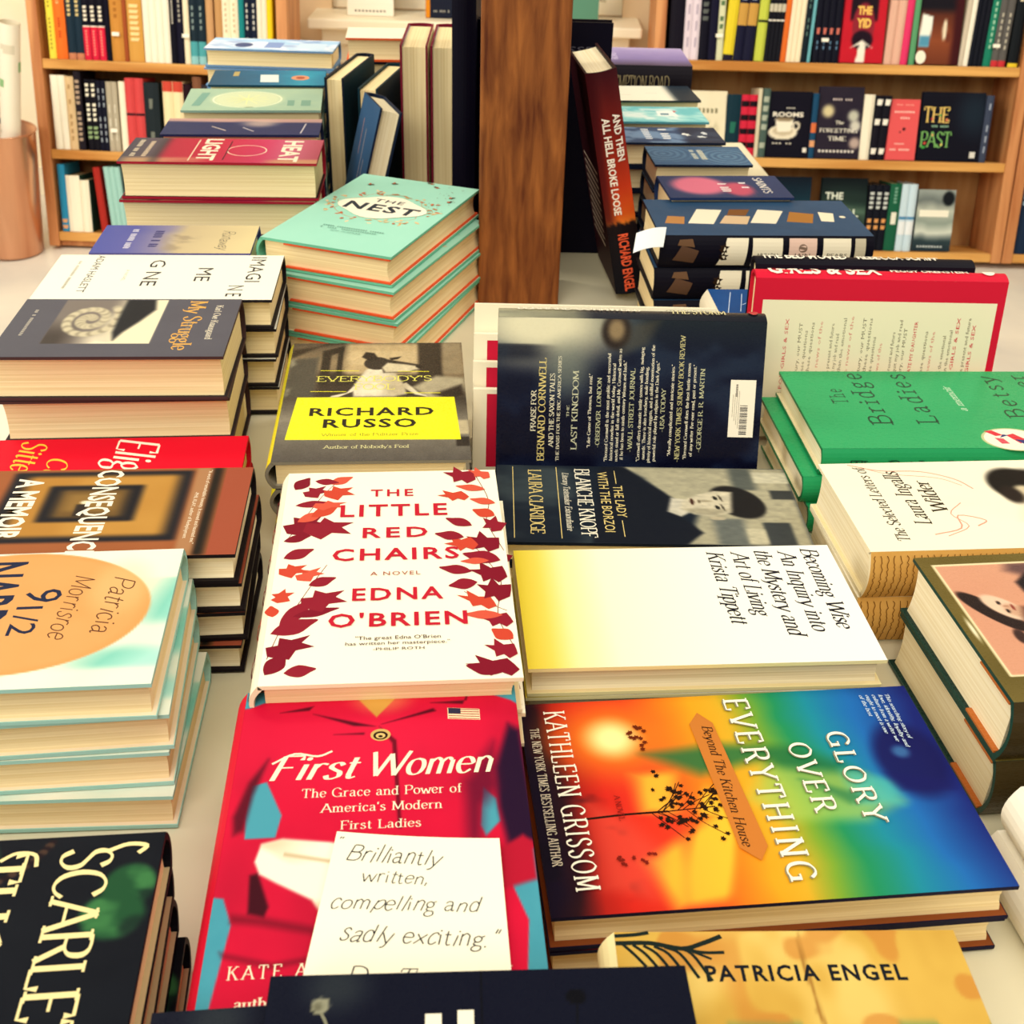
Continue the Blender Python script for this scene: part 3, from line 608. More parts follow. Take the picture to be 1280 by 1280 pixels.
# --- terrier at a car window, yellow panel
def bg_fool(U, V):
    I = ramp(V + .05 * (U - .5), [(0, '55504a'), (.13, '6c665a'), (.30, '8a8270'), (.5, '3a342c'), (.62, '6a5a44'), (.8, '9a8460'), (1, '4a4034')])
    I = mix(I, rect(U, V, .17, .5, .78, .72, .03), '2a221c'); I = mix(I, rect(U, V, .32, .70, .74, .99, .03), 'd8be8c'); I = mix(I, .4 * rect(U, V, .32, .70, .74, .99, .03) * sm(.5, .7, noise(U * .1, V, 16)), 'b89c6c')
    I = mix(I, rect(U, V, .74, .62, .88, 1, .015), '2c241c'); I = mix(I, rect(U, V, .88, .7, 1, 1, .02), '9a8868')
    I = mix(I, poly(U, V, [(0, .93), (.3, 1), (.2, 1), (0, .85)], .02), '201810'); I = mix(I, poly(U, V, [(.18, .6), (.18, .92), (.30, .97), (.30, .92), (.23, .88), (.23, .6)], .01), '181410')
    I = mix(I, rect(U, V, .27, .6, .30, .95, .008), '181410'); I = mix(I, poly(U, V, [(.0, .5), (.0, .84), (.16, .86), (.16, .5)], .02), '4c4a40')
    I = mix(I, .8 * sm(.5, .75, fbm(U, V, 9)) * rect(U, V, 0, .5, .17, .85, .02), 'b0a888')
    I = mix(I, poly(U, V, [(.70, .58), (.84, .68), (1, .66), (1, .5), (.8, .48)], .02), 'b4a888'); I = mix(I, poly(U, V, [(.82, .52), (.98, .60), (1, .5), (.9, .47)], .02), '241c18')
    I = mix(I, .6 * poly(U, V, [(.30, .60), (.33, .66), (.70, .66), (.72, .6)], .01), '181210')
    I = mix(I, rect(U, V, .93, .10, 1.0, .17, .006), '2a2622'); I = mix(I, rect(U, V, .93, .19, 1.0, .30, .01), 'c8b890')
    d = poly(U, V, [(.38, .50), (.37, .58), (.40, .66), (.44, .74), (.50, .78), (.58, .76), (.62, .68), (.66, .60), (.67, .52), (.60, .50)], .012)
    d = np.maximum(d, poly(U, V, [(.40, .56), (.30, .50), (.25, .495), (.26, .51), (.34, .535), (.38, .60)], .006))
    d = np.maximum(d, poly(U, V, [(.63, .60), (.72, .515), (.79, .495), (.78, .51), (.74, .53), (.67, .62)], .006))
    I = mix(I, d, 'f2e6c6'); I = mix(I, .5 * d * ell(U, V, .62, .6, .07, .14, .7), 'a08c64')
    h = np.maximum(ell(U, V, .50, .80, .075, .060, .08), poly(U, V, [(.50, .855), (.62, .82), (.75, .785), (.76, .75), (.69, .715), (.54, .71)], .008))
    I = mix(I, h, '2a2420'); I = mix(I, poly(U, V, [(.56, .805), (.66, .79), (.735, .77), (.74, .745), (.685, .722), (.55, .715), (.53, .76)], .01), 'e4d4ac')
    I = mix(I, poly(U, V, [(.41, .86), (.43, .91), (.48, .90), (.51, .84), (.46, .82)], .008), '1c1614'); I = mix(I, poly(U, V, [(.57, .85), (.64, .865), (.62, .84), (.58, .83)], .006), '1c1614')
    I = mix(I, ell(U, V, .745, .768, .022, .015, .3), '14100e'); I = mix(I, ell(U, V, .60, .81, .012, .008, .3), '0c0a08')
    return mix(I, .2 * fbm(U, V, 30), '201c18')
YE = 'f2ea20'
ART_FOOL = dict(bg=bg_fool, cell=.0008, items=[('p', YE, [(.048, .160), (.955, .150), (.935, .492), (.075, .498)]), ('l', YE, .0009, [(.18, .735), (.40, .73)]), ('l', YE, .0009, [(.62, .725), (.80, .72)]), ('l', YE, .0009, [(.14, .548), (.34, .545)]), ('l', YE, .0009, [(.66, .530), (.86, .527)]),
    ('t', "EVERYBODY'S", 'slab', 'e8e060', .162, .635, .815, .682), ('t', 'FOOL', 'slab', 'e8e060', .377, .562, .607, .612), ('t', 'RICHARD', 'sans', '14120c', .154, .345, .818, .410, dict(bold=.025, space=1.15)), ('t', 'RUSSO', 'sans', '14120c', .234, .250, .724, .318, dict(bold=.025, space=1.15)),
    ('t', 'Winner of the Pulitzer Prize', 'slab', '8a8420', .228, .185, .736, .206), ('t', "Author of Nobody's Fool", 'slab', 'e8e0a0', .248, .092, .687, .114)])
# --- mint cover with an ornate crest
MINT = '9fd9c0'
rr = random.Random(3)
NI = [('l', 'c08a50', .0007, [(.5 + .36 * math.cos(a) * (1 + .1 * math.sin(7 * a)), .56 + .17 * math.sin(a) * (1 + .12 * math.cos(6 * a))) for a in [i * 2 * math.pi / 40 for i in range(41)]], 1)]
for i in range(60):
    a = rr.uniform(0, 2 * math.pi); k = rr.uniform(1.0, 1.28)
    NI.append(('leaf', rr.choice(['d0a468', 'e0c08c', 'b87848', 'e8d4a8', 'c86a40']), .5 + .36 * k * math.cos(a), .56 + .175 * k * math.sin(a), rr.uniform(0, 360), rr.uniform(.006, .014), .005, rr.choice((0, 1))))
NI += [('p', 'fbf3d8', [(.5 + .335 * math.cos(a) * (1 + .07 * math.cos(4 * a)), .56 + .145 * math.sin(a) * (1 + .10 * math.cos(4 * a))) for a in [i * 2 * math.pi / 36 for i in range(36)]]),
       ('t', 'THE', 'sans', '28303a', .38, .625, .62, .668, dict(space=1.2, bold=.015)), ('t', 'NEST', 'sans', '28323c', .22, .50, .80, .595, dict(bold=.03, space=1.15)), ('l', 'b07040', .0008, [(.4, .73), (.5, .75), (.62, .735)], 1)]
for u, v, a in ((.32, .90, 20), (.70, .93, 150), (.62, .98, 170), (.88, .80, 60), (.91, .74, 80), (.16, .84, 30)): NI += [('leaf', '5a4838', u, v, a, .012, .006, 1), ('leaf', 'c86a40', u + .01, v + .006, a + 60, .008, .004, 0)]
NI += marks('6a9888', .28, .76, 26, .240, .25, seed=12) + marks('6a9888', .28, .72, 24, .215, .225, seed=13) + [('t', 'AMY POEHLER', 'sans', '5a8878', .38, .185, .62, .197)]
for i in range(22): NI.append(('e', '806848', rr.uniform(.75, .97), rr.uniform(.55, .95), .004, .003))
ART_NEST = dict(bg=lambda U, V: mix(flat(U, 'a4dcc4'), .35 * fbm(U, V, 6), '8fcfb6'), cell=.003, items=NI)
# --- dark stormy back cover with quotes
def bg_storm(U, V):
    I = ramp(U + .25 * (V - .5) * 0, [(0, '05061c'), (.5, '080b22'), (.8, '10162a'), (1, '1c242c')])
    I = mix(I, ell(U, V, .97, .84, .20, .26, .7), 'e2dcba'); I = mix(I, .7 * ell(U, V, .70, .74, .14, .08, .8), '7c8478')
    I = mix(I, .8 * sm(.45, .7, noise(U, V * .2, 14, 2)) * sm(.72, .8, U) * sm(.75, .9, V), '0c1020')
    I = mix(I, .5 * sm(.5, .8, fbm(U, V, 5, 6)), '2c3c50'); I = mix(I, .5 * sm(.45, .75, fbm(U, V, 6, 9)) * sm(.5, .3, np.abs(U - .2)), '203450')
    I = mix(I, ell(U, V, .93, .56, .10, .055, .25), '2c2420'); I = mix(I, .8 * ell(U, V, .94, .56, .06, .03, .5), 'a89068'); I = mix(I, .5 * poly(U, V, [(.8, .54), (.97, .50), (1, .40), (.86, .44)], .03), '58503c')
    return I
CW = [('PRAISE FOR', 'serif', 'f0e8c8', .218, 0.8525, .507, 0.8715), ('BERNARD CORNWELL', 'serif', 'e0cc80', .009, 0.8181, .729, 0.8439), ('AND THE SAXON TALES', 'serif', 'f0e8c8', .107, 0.7842, .623, 0.8018), ('THE BASIS FOR THE BBC AMERICA SERIES', 'serif', 'f0e8c8', .011, 0.7612, .742, 0.7728),
      ('THE', 'serif', 'c8c8a8', .322, 0.7274, .405, 0.7366), ('LAST KINGDOM', 'serif', 'c8c8a8', .092, 0.6951, .646, 0.7169), ('"Like Game of Thrones, but real."', 'serif', 'f4ecd0', .110, 0.6442, .626, 0.6558), ('-OBSERVER (LONDON)', 'serif', 'c8c8a0', .111, 0.6087, .600, 0.6243),
      ('"Bernard Cornwell is the most prolific and successful', 'serif', 'f4ecd0', .015, 0.5772, .768, 0.5888), ('historical novelist in the world today. Historical', 'serif', 'f4ecd0', .02, 0.5572, .70, 0.5688), ('novels stand or fall on detail, and Mr. Cornwell writes as', 'serif', 'f4ecd0', .015, 0.5372, .80, 0.5488), ('if he has been to ninth-century Wessex and back."', 'serif', 'f4ecd0', .028, 0.5172, .72, 0.5288), ('-WALL STREET JOURNAL', 'serif', 'c8c8a0', .085, 0.4840, .668, 0.5010),
      ('"Cornwell offers dramatic battle scenes with big, swinging', 'serif', 'f4ecd0', .018, 0.4542, .814, 0.4658), ('swords. There is also treachery, male bonding,', 'serif', 'f4ecd0', .03, 0.4342, .68, 0.4458), ('plenty of historical nuggets, and a skillful examination of the', 'serif', 'f4ecd0', .01, 0.4142, .831, 0.4258), ('powerful role played by religion in the Dark Ages."', 'serif', 'f4ecd0', .02, 0.3942, .72, 0.4058), ('-USA TODAY', 'serif', 'c8c8a0', .23, 0.3657, .535, 0.3813),
      ('"Morally complicated and intricate stories."', 'serif', 'f4ecd0', .061, 0.3362, .699, 0.3478), ('-NEW YORK TIMES SUNDAY BOOK REVIEW', 'serif', 'd0c890', .021, 0.3022, .902, 0.3198), ('"Bernard Cornwell does the best battle scenes', 'serif', 'f4ecd0', .04, 0.2762, .711, 0.2878), ('of any writer I\'ve ever read, past or present."', 'serif', 'f4ecd0', .06, 0.2542, .70, 0.2658), ('-GEORGE R. R. MARTIN', 'serif', 'c8c8a0', .092, 0.2218, .675, 0.2382)]
ART_STORM = dict(bg=bg_storm, cell=.0013, items=[('t',) + c[:3] + (.17 + .83 * c[3], c[4], .17 + .83 * c[5], c[6]) for c in CW])
SP_STORM = dict(bg=lambda U, V: mix(ramp(U, [(0, 'b8b490'), (.28, '9c9878'), (.36, '2c2c30'), (1, '12141c')]), .5 * fbm(U, V, 6), '202430'), items=[('t', 'BERNARD CORNWELL', 'serif', 'f4ecd4', .07, .30, .53, .66), ('t', 'WARRIORS OF', 'serif', 'd8cc98', .63, .52, .86, .72), ('t', 'THE STORM', 'serif', 'd8cc98', .64, .20, .85, .46), ('e', 'b83038', .955, .4, .018, .18)])
# --- red bordered cream back cover
GQ = []
rr = random.Random(11)
for k, (u, c) in enumerate([(.10, 'r'), (.16, 'k'), (.185, 'k'), (.21, 'k'), (.245, 'p'), (.295, 'k'), (.32, 'k'), (.345, 'k'), (.375, 'p'), (.43, 'k'), (.455, 'k'), (.48, 'k'), (.51, 'p'), (.56, 'k'), (.585, 'k'), (.61, 'k'), (.65, 'R'), (.70, 'k'), (.73, 'p'), (.78, 'k'), (.805, 'k'), (.83, 'r'), (.875, 'k'), (.90, 'r')]):
    tx = {'r': 'PRAISE FOR GIRLS & SEX', 'k': rr.choice(['who cares about the present and future', 'I seriously want to quit my job and read', 'insightful, important book', 'in the 21st century, our MUST', 'who is asking these questions', 'opinion. No less than the emotional']), 'p': 'as of the news of the', 'R': 'CINDERELLA ATE MY DAUGHTER'}[c]
    GQ.append(('t', tx, 'sans', {'r': 'd82840', 'k': '7c7058', 'p': 'e09080', 'R': 'd82840'}[c], .12 + .1 * (c in 'pR'), .952 - u * .94 - .006, .60 + .18 * rr.random() + .05 * (c == 'k'), .952 - u * .94 + .008, dict(res=1)))
ART_GIRLS = dict(bg='f7eccb', items=[('p', 'd81c38', [(0, 0), (1, 0), (1, .03), (0, .03)]), ('p', 'd81c38', [(0, .965), (1, .965), (1, 1), (0, 1)]), ('p', 'd81c38', [(.87, 0), (1, 0), (1, 1), (.87, 1)])] + GQ)
SP_GIRLS = dict(bg='d81c38', items=[('t', 'GIRLS & SEX', 'sans', 'fbf0dc', .05, .18, .50, .78, dict(bold=.03)), ('t', 'PEGGY ORENSTEIN', 'sans', 'fbf0dc', .54, .34, .85, .62, dict(bold=.02)), ('e', 'fbf0dc', .93, .45, .025, .22)])
SP_BLACKGIRL = dict(bg='14121c', items=[('t', 'THE BED MOVED', 'sans', 'f0e8d4', .03, .25, .42, .70, dict(bold=.02)), ('t', 'REBECCA SCHIFF', 'sans', 'f0e8d4', .47, .28, .84, .68, dict(bold=.02))])
# --- green typewriter cover
ART_GREEN = dict(bg=lambda U, V: mix(flat(U, '2aa866'), .25 * fbm(U, V, 8), '1f9658'), cell=.003, items=[('t', 'The', 'slab', '10402c', .552, .80, .750, .86, dict(space=1.2)), ('t', 'Bridge', 'slab', '10402c', .279, .685, .970, .765, dict(space=1.2)), ('t', 'Ladies', 'slab', '10402c', .289, .512, .957, .592, dict(space=1.2)), ('t', 'a memoir', 'slab', 'd0e8c8', .456, .366, .790, .396, dict(shear=.2)),
    ('t', 'Betsy', 'slab', '10402c', .359, .155, .929, .230, dict(space=1.2)), ('t', 'Lerner', 'slab', '10402c', .33, .03, .945, .10, dict(space=1.2)),
    ('e', 'c0c890', .10, .285, .135, .115), ('e', 'f8efd8', .10, .285, .125, .105), ('p', 'd83040', [(.05, .27), (.15, .30), (.17, .27), (.10, .24)]), ('p', 'd83040', [(.15, .31), (.21, .34), (.20, .37), (.14, .34)]), ('p', '283070', [(.02, .25), (.10, .28), (.09, .24), (.02, .22)]), ('p', '283070', [(.12, .33), (.16, .31), (.15, .29)]), ('p', 'd85060', [(.05, .34), (.12, .35), (.11, .32), (.05, .31)]), ('l', '303030', .0005, [(.02, .19), (.1, .21), (.2, .20)])])
SP_GREEN = dict(bg='249a5c', items=[('t', 'The Bridge Ladies', 'slab', '10402c', .10, .30, .64, .66), ('t', 'Lerner', 'slab', '10402c', .72, .30, .92, .66, dict(space=1.2))])
# --- cream letters cover with a small portrait
def bg_letters(U, V):
    I = mix(flat(U, 'fbf2d6'), .15 * fbm(U, V, 4), 'f0e0b8')
    I = mix(I, ell(U, V, .70, .36, .20, .095, .15), '141210'); I = mix(I, ell(U, V, .56, .34, .13, .06, .2), 'd0c09c'); I = mix(I, .6 * ell(U, V, .50, .33, .06, .04, .6), '80705c')
    I = mix(I, ell(U, V, .58, .40, .10, .035, .4), '241c18'); I = mix(I, poly(U, V, [(.30, .26), (.46, .30), (.46, .40), (.28, .44)], .03), 'e8dcc0'); I = mix(I, ell(U, V, .78, .30, .10, .06, .4), '181412')
    return I
PK = 'e0a088'
ART_LETTERS = dict(bg=bg_letters, cell=.0014, items=[('l', PK, .0012, [(.98, .90), (.90, .80), (.88, .66), (.78, .56), (.66, .52)], 1), ('l', PK, .0008, [(.95, .86), (.86, .78), (.80, .62), (.70, .55)], 1), ('l', PK, .0012, [(.16, .76), (.22, .66), (.36, .64), (.30, .56), (.24, .60)], 1), ('l', PK, .0008, [(.14, .72), (.24, .63), (.38, .66), (.5, .60)], 1),
    ('t', 'The Selected Letters of', 'serif', '302818', .10, .850, .95, .890, dict(shear=.12)), ('t', 'Laura Ingalls', 'serif', '302818', .27, .745, .89, .800, dict(shear=.12)), ('t', 'Wilder', 'serif', '302818', .40, .660, .77, .715, dict(shear=.12))])
SP_LETTERS = dict(bg=lambda U, V: mix(flat(U, 'cf9a4c'), .5 * fbm(U * 3, V, 6), 'e2b468'), items=[('l', '6a4010', .0005, [(.012 + .021 * i + .0035 * rr.uniform(-1, 1), .95 - .9 * k_ / 24) for k_ in range(25)]) for i in range(46)])
# --- gold framed portrait with pilots
def bg_pilot(U, V):
    I = mix(flat(U, '5e5020'), .5 * fbm(U, V, 5), '857238')
    fr = rect(U, V, .16, .06, .925, .952, .003)
    I = mix(I, rect(U, V, .148, .05, .937, .960, .002), 'f0e0b0')
    I = mix(I, fr, 'd09070'); I = mix(I, .5 * fr * fbm(U, V, 4, 3), 'dca888')
    I = mix(I, .8 * fr * poly(U, V, [(.93, .72), (.87, .74), (.80, .66), (.80, .5), (.93, .5)], .03), '4a3438')
    I = mix(I, fr * poly(U, V, [(.84, .69), (.78, .735), (.70, .73), (.66, .69), (.60, .66), (.60, .2), (.90, .2), (.90, .62)], .012), '1a1218')
    I = mix(I, fr * ell(U, V, .575, .872, .165, .040, .10, 24), '241614')
    I = mix(I, fr * ell(U, V, .600, .828, .105, .042, .15, 24), 'e6c4a6')
    I = mix(I, fr * .8 * ell(U, V, .575, .80, .05, .03, .4, 20), 'c89878')
    for u, v in ((.635, .838), (.575, .826)): I = mix(I, fr * ell(U, V, u, v, .014, .006, .4), '2a1c18')
    I = mix(I, fr * ell(U, V, .60, .803, .022, .005, .4), '8c3c30'); I = mix(I, fr * .7 * ell(U, V, .61, .822, .008, .010, .5), 'b07c60')
    I = mix(I, fr * poly(U, V, [(.50, .80), (.60, .775), (.60, .45), (.34, .45), (.36, .74)], .02), '5c3428')
    I = mix(I, fr * ell(U, V, .40, .845, .05, .018, .3), '3a2420')
    I = mix(I, .9 * ell(U, V, .46, .972, .07, .006, .7), 'fff6d0')
    return I
ART_PILOT = dict(bg=bg_pilot, cell=.0009)
# --- grey island photograph cover
def bg_spiral(U, V):
    I = mix(flat(U, '54525a'), .4 * fbm(U, V, 6), '626068')
    ph = rect(U, V, .02, .19, .79, .66, .003)
    I = mix(I, ph, '7a7068'); x = (V - .19) / .47; y = U
    I = mix(I, ph * sm(.45, .75, x + .1 * noise(U, V, 5)), 'efe2bc'); I = mix(I, ph * sm(.35, .1, x) * sm(.3, .7, U), '443c38')
    I = mix(I, ph * sm(.55, .72, U) * sm(.25, .5, x) * (1 - sm(.55, .7, x)), 'd8ccb0')
    for k in range(90):
        a = k / 90 * 4.1 * math.pi + 2.2; r_ = .030 + .26 * k / 90
        I = mix(I, ph * (.5 + .5 * (_NT[k % 64, 9] > .3)) * ell(U, V, .38 + r_ * 1.05 * math.cos(a), .345 + r_ * .46 * math.sin(a), .040, .020, .5), 'cbbf9e' if k % 3 else '9c9078')
    I = mix(I, ph * poly(U, V, [(.0, .47), (.0, .60), (.2, .62), (.42, .57), (.60, .52), (.74, .495), (.60, .475), (.30, .47)], .015), '1c1e24')
    I = mix(I, ph * .6 * poly(U, V, [(.74, .42), (.79, .52), (.79, .40)], .02), 'f4e8c8')
    return I
ART_SPIRAL = dict(bg=bg_spiral, cell=.0009, items=[('t', 'My Struggle', 'didot', 'e0a850', .034, .765, .90, .845), ('t', 'BOOK FIVE', 'serif', 'a09078', .40, .790, .70, .806), ('t', 'Karl Ove Knausgaard', 'didot', 'e8dcc0', .12, .893, .72, .925)] + marks('b8b0a0', .20, .66, 16, .075, .09, seed=11))
# --- brown nested frames cover
def bg_frames(U, V):
    I = mix(flat(U, 'a05c34'), .5 * fbm(U, V, 6), '8a4c28')
    I = mix(I, rect(U, V, .03, .16, .84, .79, .02), '181820'); I = mix(I, rect(U, V, .08, .215, .78, .745, .035), 'b07c34'); I = mix(I, .6 * rect(U, V, .10, .40, .76, .73, .04) * fbm(U, V, 3, 2), 'd0a050')
    I = mix(I, rect(U, V, .20, .305, .62, .63, .02), '14141c'); I = mix(I, rect(U, V, .25, .35, .57, .585, .03), '6c5028'); I = mix(I, rect(U, V, .30, .38, .5, .55, .03), '8a6834')
    I = mix(I, ell(U, V, .40, .45, .02, .02, .4), 'e8dcb8'); I = mix(I, rect(U, V, .42, .42, .56, .46, .008), '2c2420')
    I = mix(I, rect(U, V, .0, .855, 1, .895, .02), '1c1814'); I = mix(I, sm(.9, .91, V), '9c4c34')
    I = mix(I, rect(U, V, .0, .80, 1, .855, .012), 'a87850')
    return I
ART_FRAMES = dict(bg=bg_frames, cell=.0013, items=[('t', 'CONSEQUENCE', 'sans', 'f6ecd4', .012, .452, .99, .545, dict(bold=.02)), ('t', 'A MEMOIR', 'sans', 'f6ecd4', .105, .185, .80, .275, dict(bold=.03)), ('t', '"A work of remarkable honesty. It moved and haunted me."', 'sans', 'f0e4c8', .03, .842, .88, .856), ('t', '-PHIL KLAY, author of Redeployment', 'sans', 'f0e4c8', .3, .815, .82, .829)])
# --- aqua cover with an orange oval
def bg_shore(U, V):
    I = ramp(V + .25 * (noise(U, V, 3, 4) - .5) + .25 * (U - .5), [(0, 'e8dcb8'), (.25, '8cc8c4'), (.45, '98d0cc'), (.6, 'b8dccc'), (.8, 'f2ecd0'), (.92, '80c8b4'), (1, 'a8dccc')])
    I = mix(I, .8 * sm(.5, .7, noise(U, V * .4, 6, 7)), 'f4eed8')
    I = mix(I, ell(U, V, .46, .56, .455, .385, .012), 'd99a58'); I = mix(I, .5 * ell(U, V, .46, .56, .43, .36, .05) * fbm(U, V, 5), 'e4aa6c'); I = mix(I, .35 * ell(U, V, .3, .85, .2, .08, .5), 'f0cc90')
    return I
NV = '1c2440'
ART_SHORE = dict(bg=bg_shore, cell=.0012, items=[('t', 'NARROW', 'sans', NV, .07, .43, .90, .57, dict(bold=.02)), ('t', '9', 'sans', NV, .30, .595, .40, .70), ('t', '1/2', 'sans', NV, .43, .585, .64, .66), ('t', 'Patricia', 'hand', '5a3020', .22, .825, .64, .885, dict(shear=.25, slope=-.02)), ('t', 'Morrisroe', 'hand', '5a3020', .20, .715, .68, .775, dict(shear=.25, slope=-.02))])
# --- black flower cover with gold lettering
def bg_night(U, V):
    I = mix(flat(U, '0b0e16'), .5 * fbm(U, V, 9), '161b22')
    for cu, cv, ru, rv, s in ((.22, .945, .09, .055, 1), (.33, .925, .09, .065, 2), (.10, .55, .13, .10, 3), (.93, .60, .12, .12, 4), (.80, .48, .07, .06, 5), (.16, .25, .12, .10, 6)):
        mk = ell(U, V, cu, cv, ru, rv, .18) * (1 - .5 * ell(U, V, cu + .05, cv + .05, ru * .5, rv * .5, .4))
        I = mix(I, mk, '1d4a2c'); I = mix(I, .8 * mk * sm(.45, .7, fbm(U, V, 11, s)), '3f7a44')
    for k in range(40):
        t_ = k / 39; I = mix(I, .9 * ell(U, V, .02 + .55 * t_, .76 - .36 * t_ + .02 * math.sin(9 * t_), .012, .010, .4), '4a3428' if k % 2 else '1c1014')
    return I
GO = 'f0dc9c'
ART_NIGHT = dict(bg=bg_night, cell=.0008, items=[('t', 'SCARLETT', 'serif', GO, .055, .79, .90, .895, dict()), ('l', GO, .0022, [(.07, .885), (.045, .925), (.055, .965), (.085, .95)], 1), ('t', 'THOMAS', 'serif', GO, .06, .60, .90, .715), ('l', GO, .0018, [(.12, .74), (.07, .73), (.06, .69), (.09, .66)], 1), ('l', GO, .0022, [(.86, .89), (.84, .93), (.80, .95)], 1)])
# --- old map cover
def bg_map(U, V):
    I = mix(flat(U, 'd8b050'), .7 * fbm(U, V, 7), 'b88a34'); I = mix(I, .6 * sm(.5, .8, fbm(U, V, 4, 5)), 'ecd07c'); I = mix(I, .6 * sm(.62, .72, noise(U, V, 11, 6)), 'c07830')
    I = mix(I, .9 * ell(U + .02 * noise(U, V, 30), V, .545, .86, .006, .13, .5), '9a6a2c')
    I = mix(I, sm(.52, .60, fbm(U, V, 8, 12)) * (1 - sm(.76, .80, V)), '5a8a58')
    return I
BR = '182420'
ART_MAP = dict(bg=bg_map, cell=.0012, items=[('t', 'PATRICIA ENGEL', 'sans', '141820', .245, .880, .815, .918, dict(bold=.03, space=1.2)),
    ('l', BR, .0022, [(0, .972), (.10, .972), (.19, .958), (.25, .970), (.31, .988)], 1), ('l', BR, .0016, [(.19, .958), (.25, .948), (.31, .948)], 1), ('l', BR, .0012, [(.22, .950), (.27, .932)], 1), ('l', BR, .0018, [(0, .99), (.06, .993), (.10, .998)], 1)] +
    [('l', BR, .0014, [(.02 + .03 * i, .970 - .002 * i), (.05 + .033 * i, .945), (.08 + .036 * i, .915 - .007 * i)], 1) for i in range(6)])
# --- black cover with pale lettering
def bg_moon(U, V):
    I = mix(flat(U, '070a1c'), .5 * fbm(U, V, 5), '0c1222'); I = mix(I, .5 * ell(U, V, .16, .97, .07, .05, .8), '3c4440')
    I = mix(I, ell(U, V, .125, .930, .022, .018, .08), '8c8a72'); I = mix(I, .7 * ell(U, V, .119, .928, .011, .009, .6), '54523f')
    I = mix(I, ell(U, V, .727, .935, .024, .018, .08), '04050c')
    return I
ART_MOON = dict(bg=bg_moon, cell=.0012, items=[('l', '7c7a64', .0012, [(.128, .915), (.145, .88), (.15, .80)], 1), ('l', '080a14', .0010, [(.727, .92), (.715, .80)]), ('p', 'f2ead0', [(.37, .906), (.408, .906), (.408, .78), (.37, .78)]), ('p', 'f2ead0', [(.445, .912), (.483, .912), (.483, .78), (.445, .78)]), ('l', '060812', .0008, [(.502, 1), (.50, .5)])])
# --- covers further back
ART_GONE = dict(bg='f9f3dd', items=[('t', 'IMAGI', 'sans', '28282c', .047, .86, .62, .93), ('t', 'N E', 'sans', '28282c', .70, .80, .93, .87), ('t', 'ME', 'sans', '28282c', .307, .64, .603, .71), ('t', 'G NE', 'sans', '28282c', .124, .42, .709, .49), ('t', 'A NOVEL', 'sans', 'b0a890', .35, .33, .6, .345), ('t', 'ADAM HASLETT', 'sans', '383838', .02, .17, .85, .205)] + marks('b8b09c', .15, .8, 26, .10, .113, seed=14))
def bg_dusk(U, V):
    I = ramp(V + .05 * noise(U, V, 5), [(0, '4c54a0'), (.22, '5a5ca0'), (.42, '8c84a0'), (.55, 'c8b48c'), (1, 'e0cc98')])
    I = mix(I, .5 * sm(.5, .7, fbm(U, V, 7)) * rect(U, V, .2, .44, .9, .62, .05), '8c7c68')
    return I
ART_DUSK = dict(bg=bg_dusk, cell=.003, items=[('t', 'Runaway', 'hand', '2c2838', .20, .78, .90, .86, dict(shear=.3)), ] + marks('34346c', .2, .8, 9, .34, .40, seed=1) + marks('d8d4e0', .15, .85, 13, .19, .23, seed=2))
def bg_light(U, V):
    I = ramp(V, [(0, '44404c'), (.17, '5a4c54'), (.19, 'a81c38'), (.45, 'b81c3c'), (.7, 'c0305a'), (.85, 'c06078'), (1, 'a84858')])
    return mix(mix(I, .8 * sm(.5, .75, noise(U, V, 4, 3)) * sm(.75, .9, U), 'c89868'), sm(.05, .0, np.abs(V - .175)) * .6, '302830')
ART_LIGHT = dict(bg=bg_light, cell=.003, items=[('t', 'LIGHT', 'sans', 'f2e2c4', .02, .385, .92, .475, dict(bold=.03)), ('t', 'HEAT', 'sans', 'f2e2c4', .06, .80, .94, .90, dict(bold=.03)), ('p', 'e0c8a8', [(.06, .345), (.94, .345), (.94, .352), (.06, .352)]), ('l', 'f0d8b8', .0012, [(.5 + .22 * math.cos(a), .62 + .10 * math.sin(a)) for a in [i * .42 for i in range(16)]], 1), ('l', '3a1020', .0012, [(.1, .52), (.9, .52)])] + marks('d8c0a0', .15, .8, 12, .10, .125, seed=3) + marks('d8c8ac', .1, .8, 14, .04, .065, seed=4))
def bg_navy(U, V):
    I = mix(flat(U, '26305c'), .5 * fbm(U, V, 6), '1c2448'); I = mix(I, .9 * (1 - sm(.18, .30, U + .1 * noise(U, V, 6))), 'c89c8c'); return mix(I, .7 * ell(U, V, .3, .6, .2, .1, .7), 'd8b8a0')
ART_NAVY = dict(bg=bg_navy, cell=.004, items=[('l', 'c8b8a8', .0018, [(.5, .30), (.75, .40)]), ('l', 'b8b0b0', .0018, [(.55, .5), (.8, .58)]), ('l', 'c8c0c0', .0014, [(.3, .9), (.9, .88)])])
ART_CHART = dict(bg=lambda U, V: mix(mix(flat(U, 'a8c0a0'), .6 * fbm(U, V, 6), '8cb0a0'), ell(U, V, .5, .45, .36, .26, .15) * .8, 'd8dcb0'), cell=.004, items=[('l', 'e8ecc8', .0016, [(.5 + .36 * math.cos(a), .45 + .25 * math.sin(a)) for a in [i * .31 for i in range(22)]], 1)] + [('l', 'e4e49c', .0012, [(.5, .45), (.5 + .22 * math.cos(a), .45 + .16 * math.sin(a))]) for a in [i * .52 for i in range(12)]] + [('p', '78a08c', [(.55, .75), (.8, .75), (.8, .80), (.55, .80)]), ('p', '78a08c', [(.55, .85), (.8, .85), (.8, .92), (.55, .92)]), ('p', '74a090', [(.2, .10), (.8, .06), (.8, .12), (.2, .16)])])
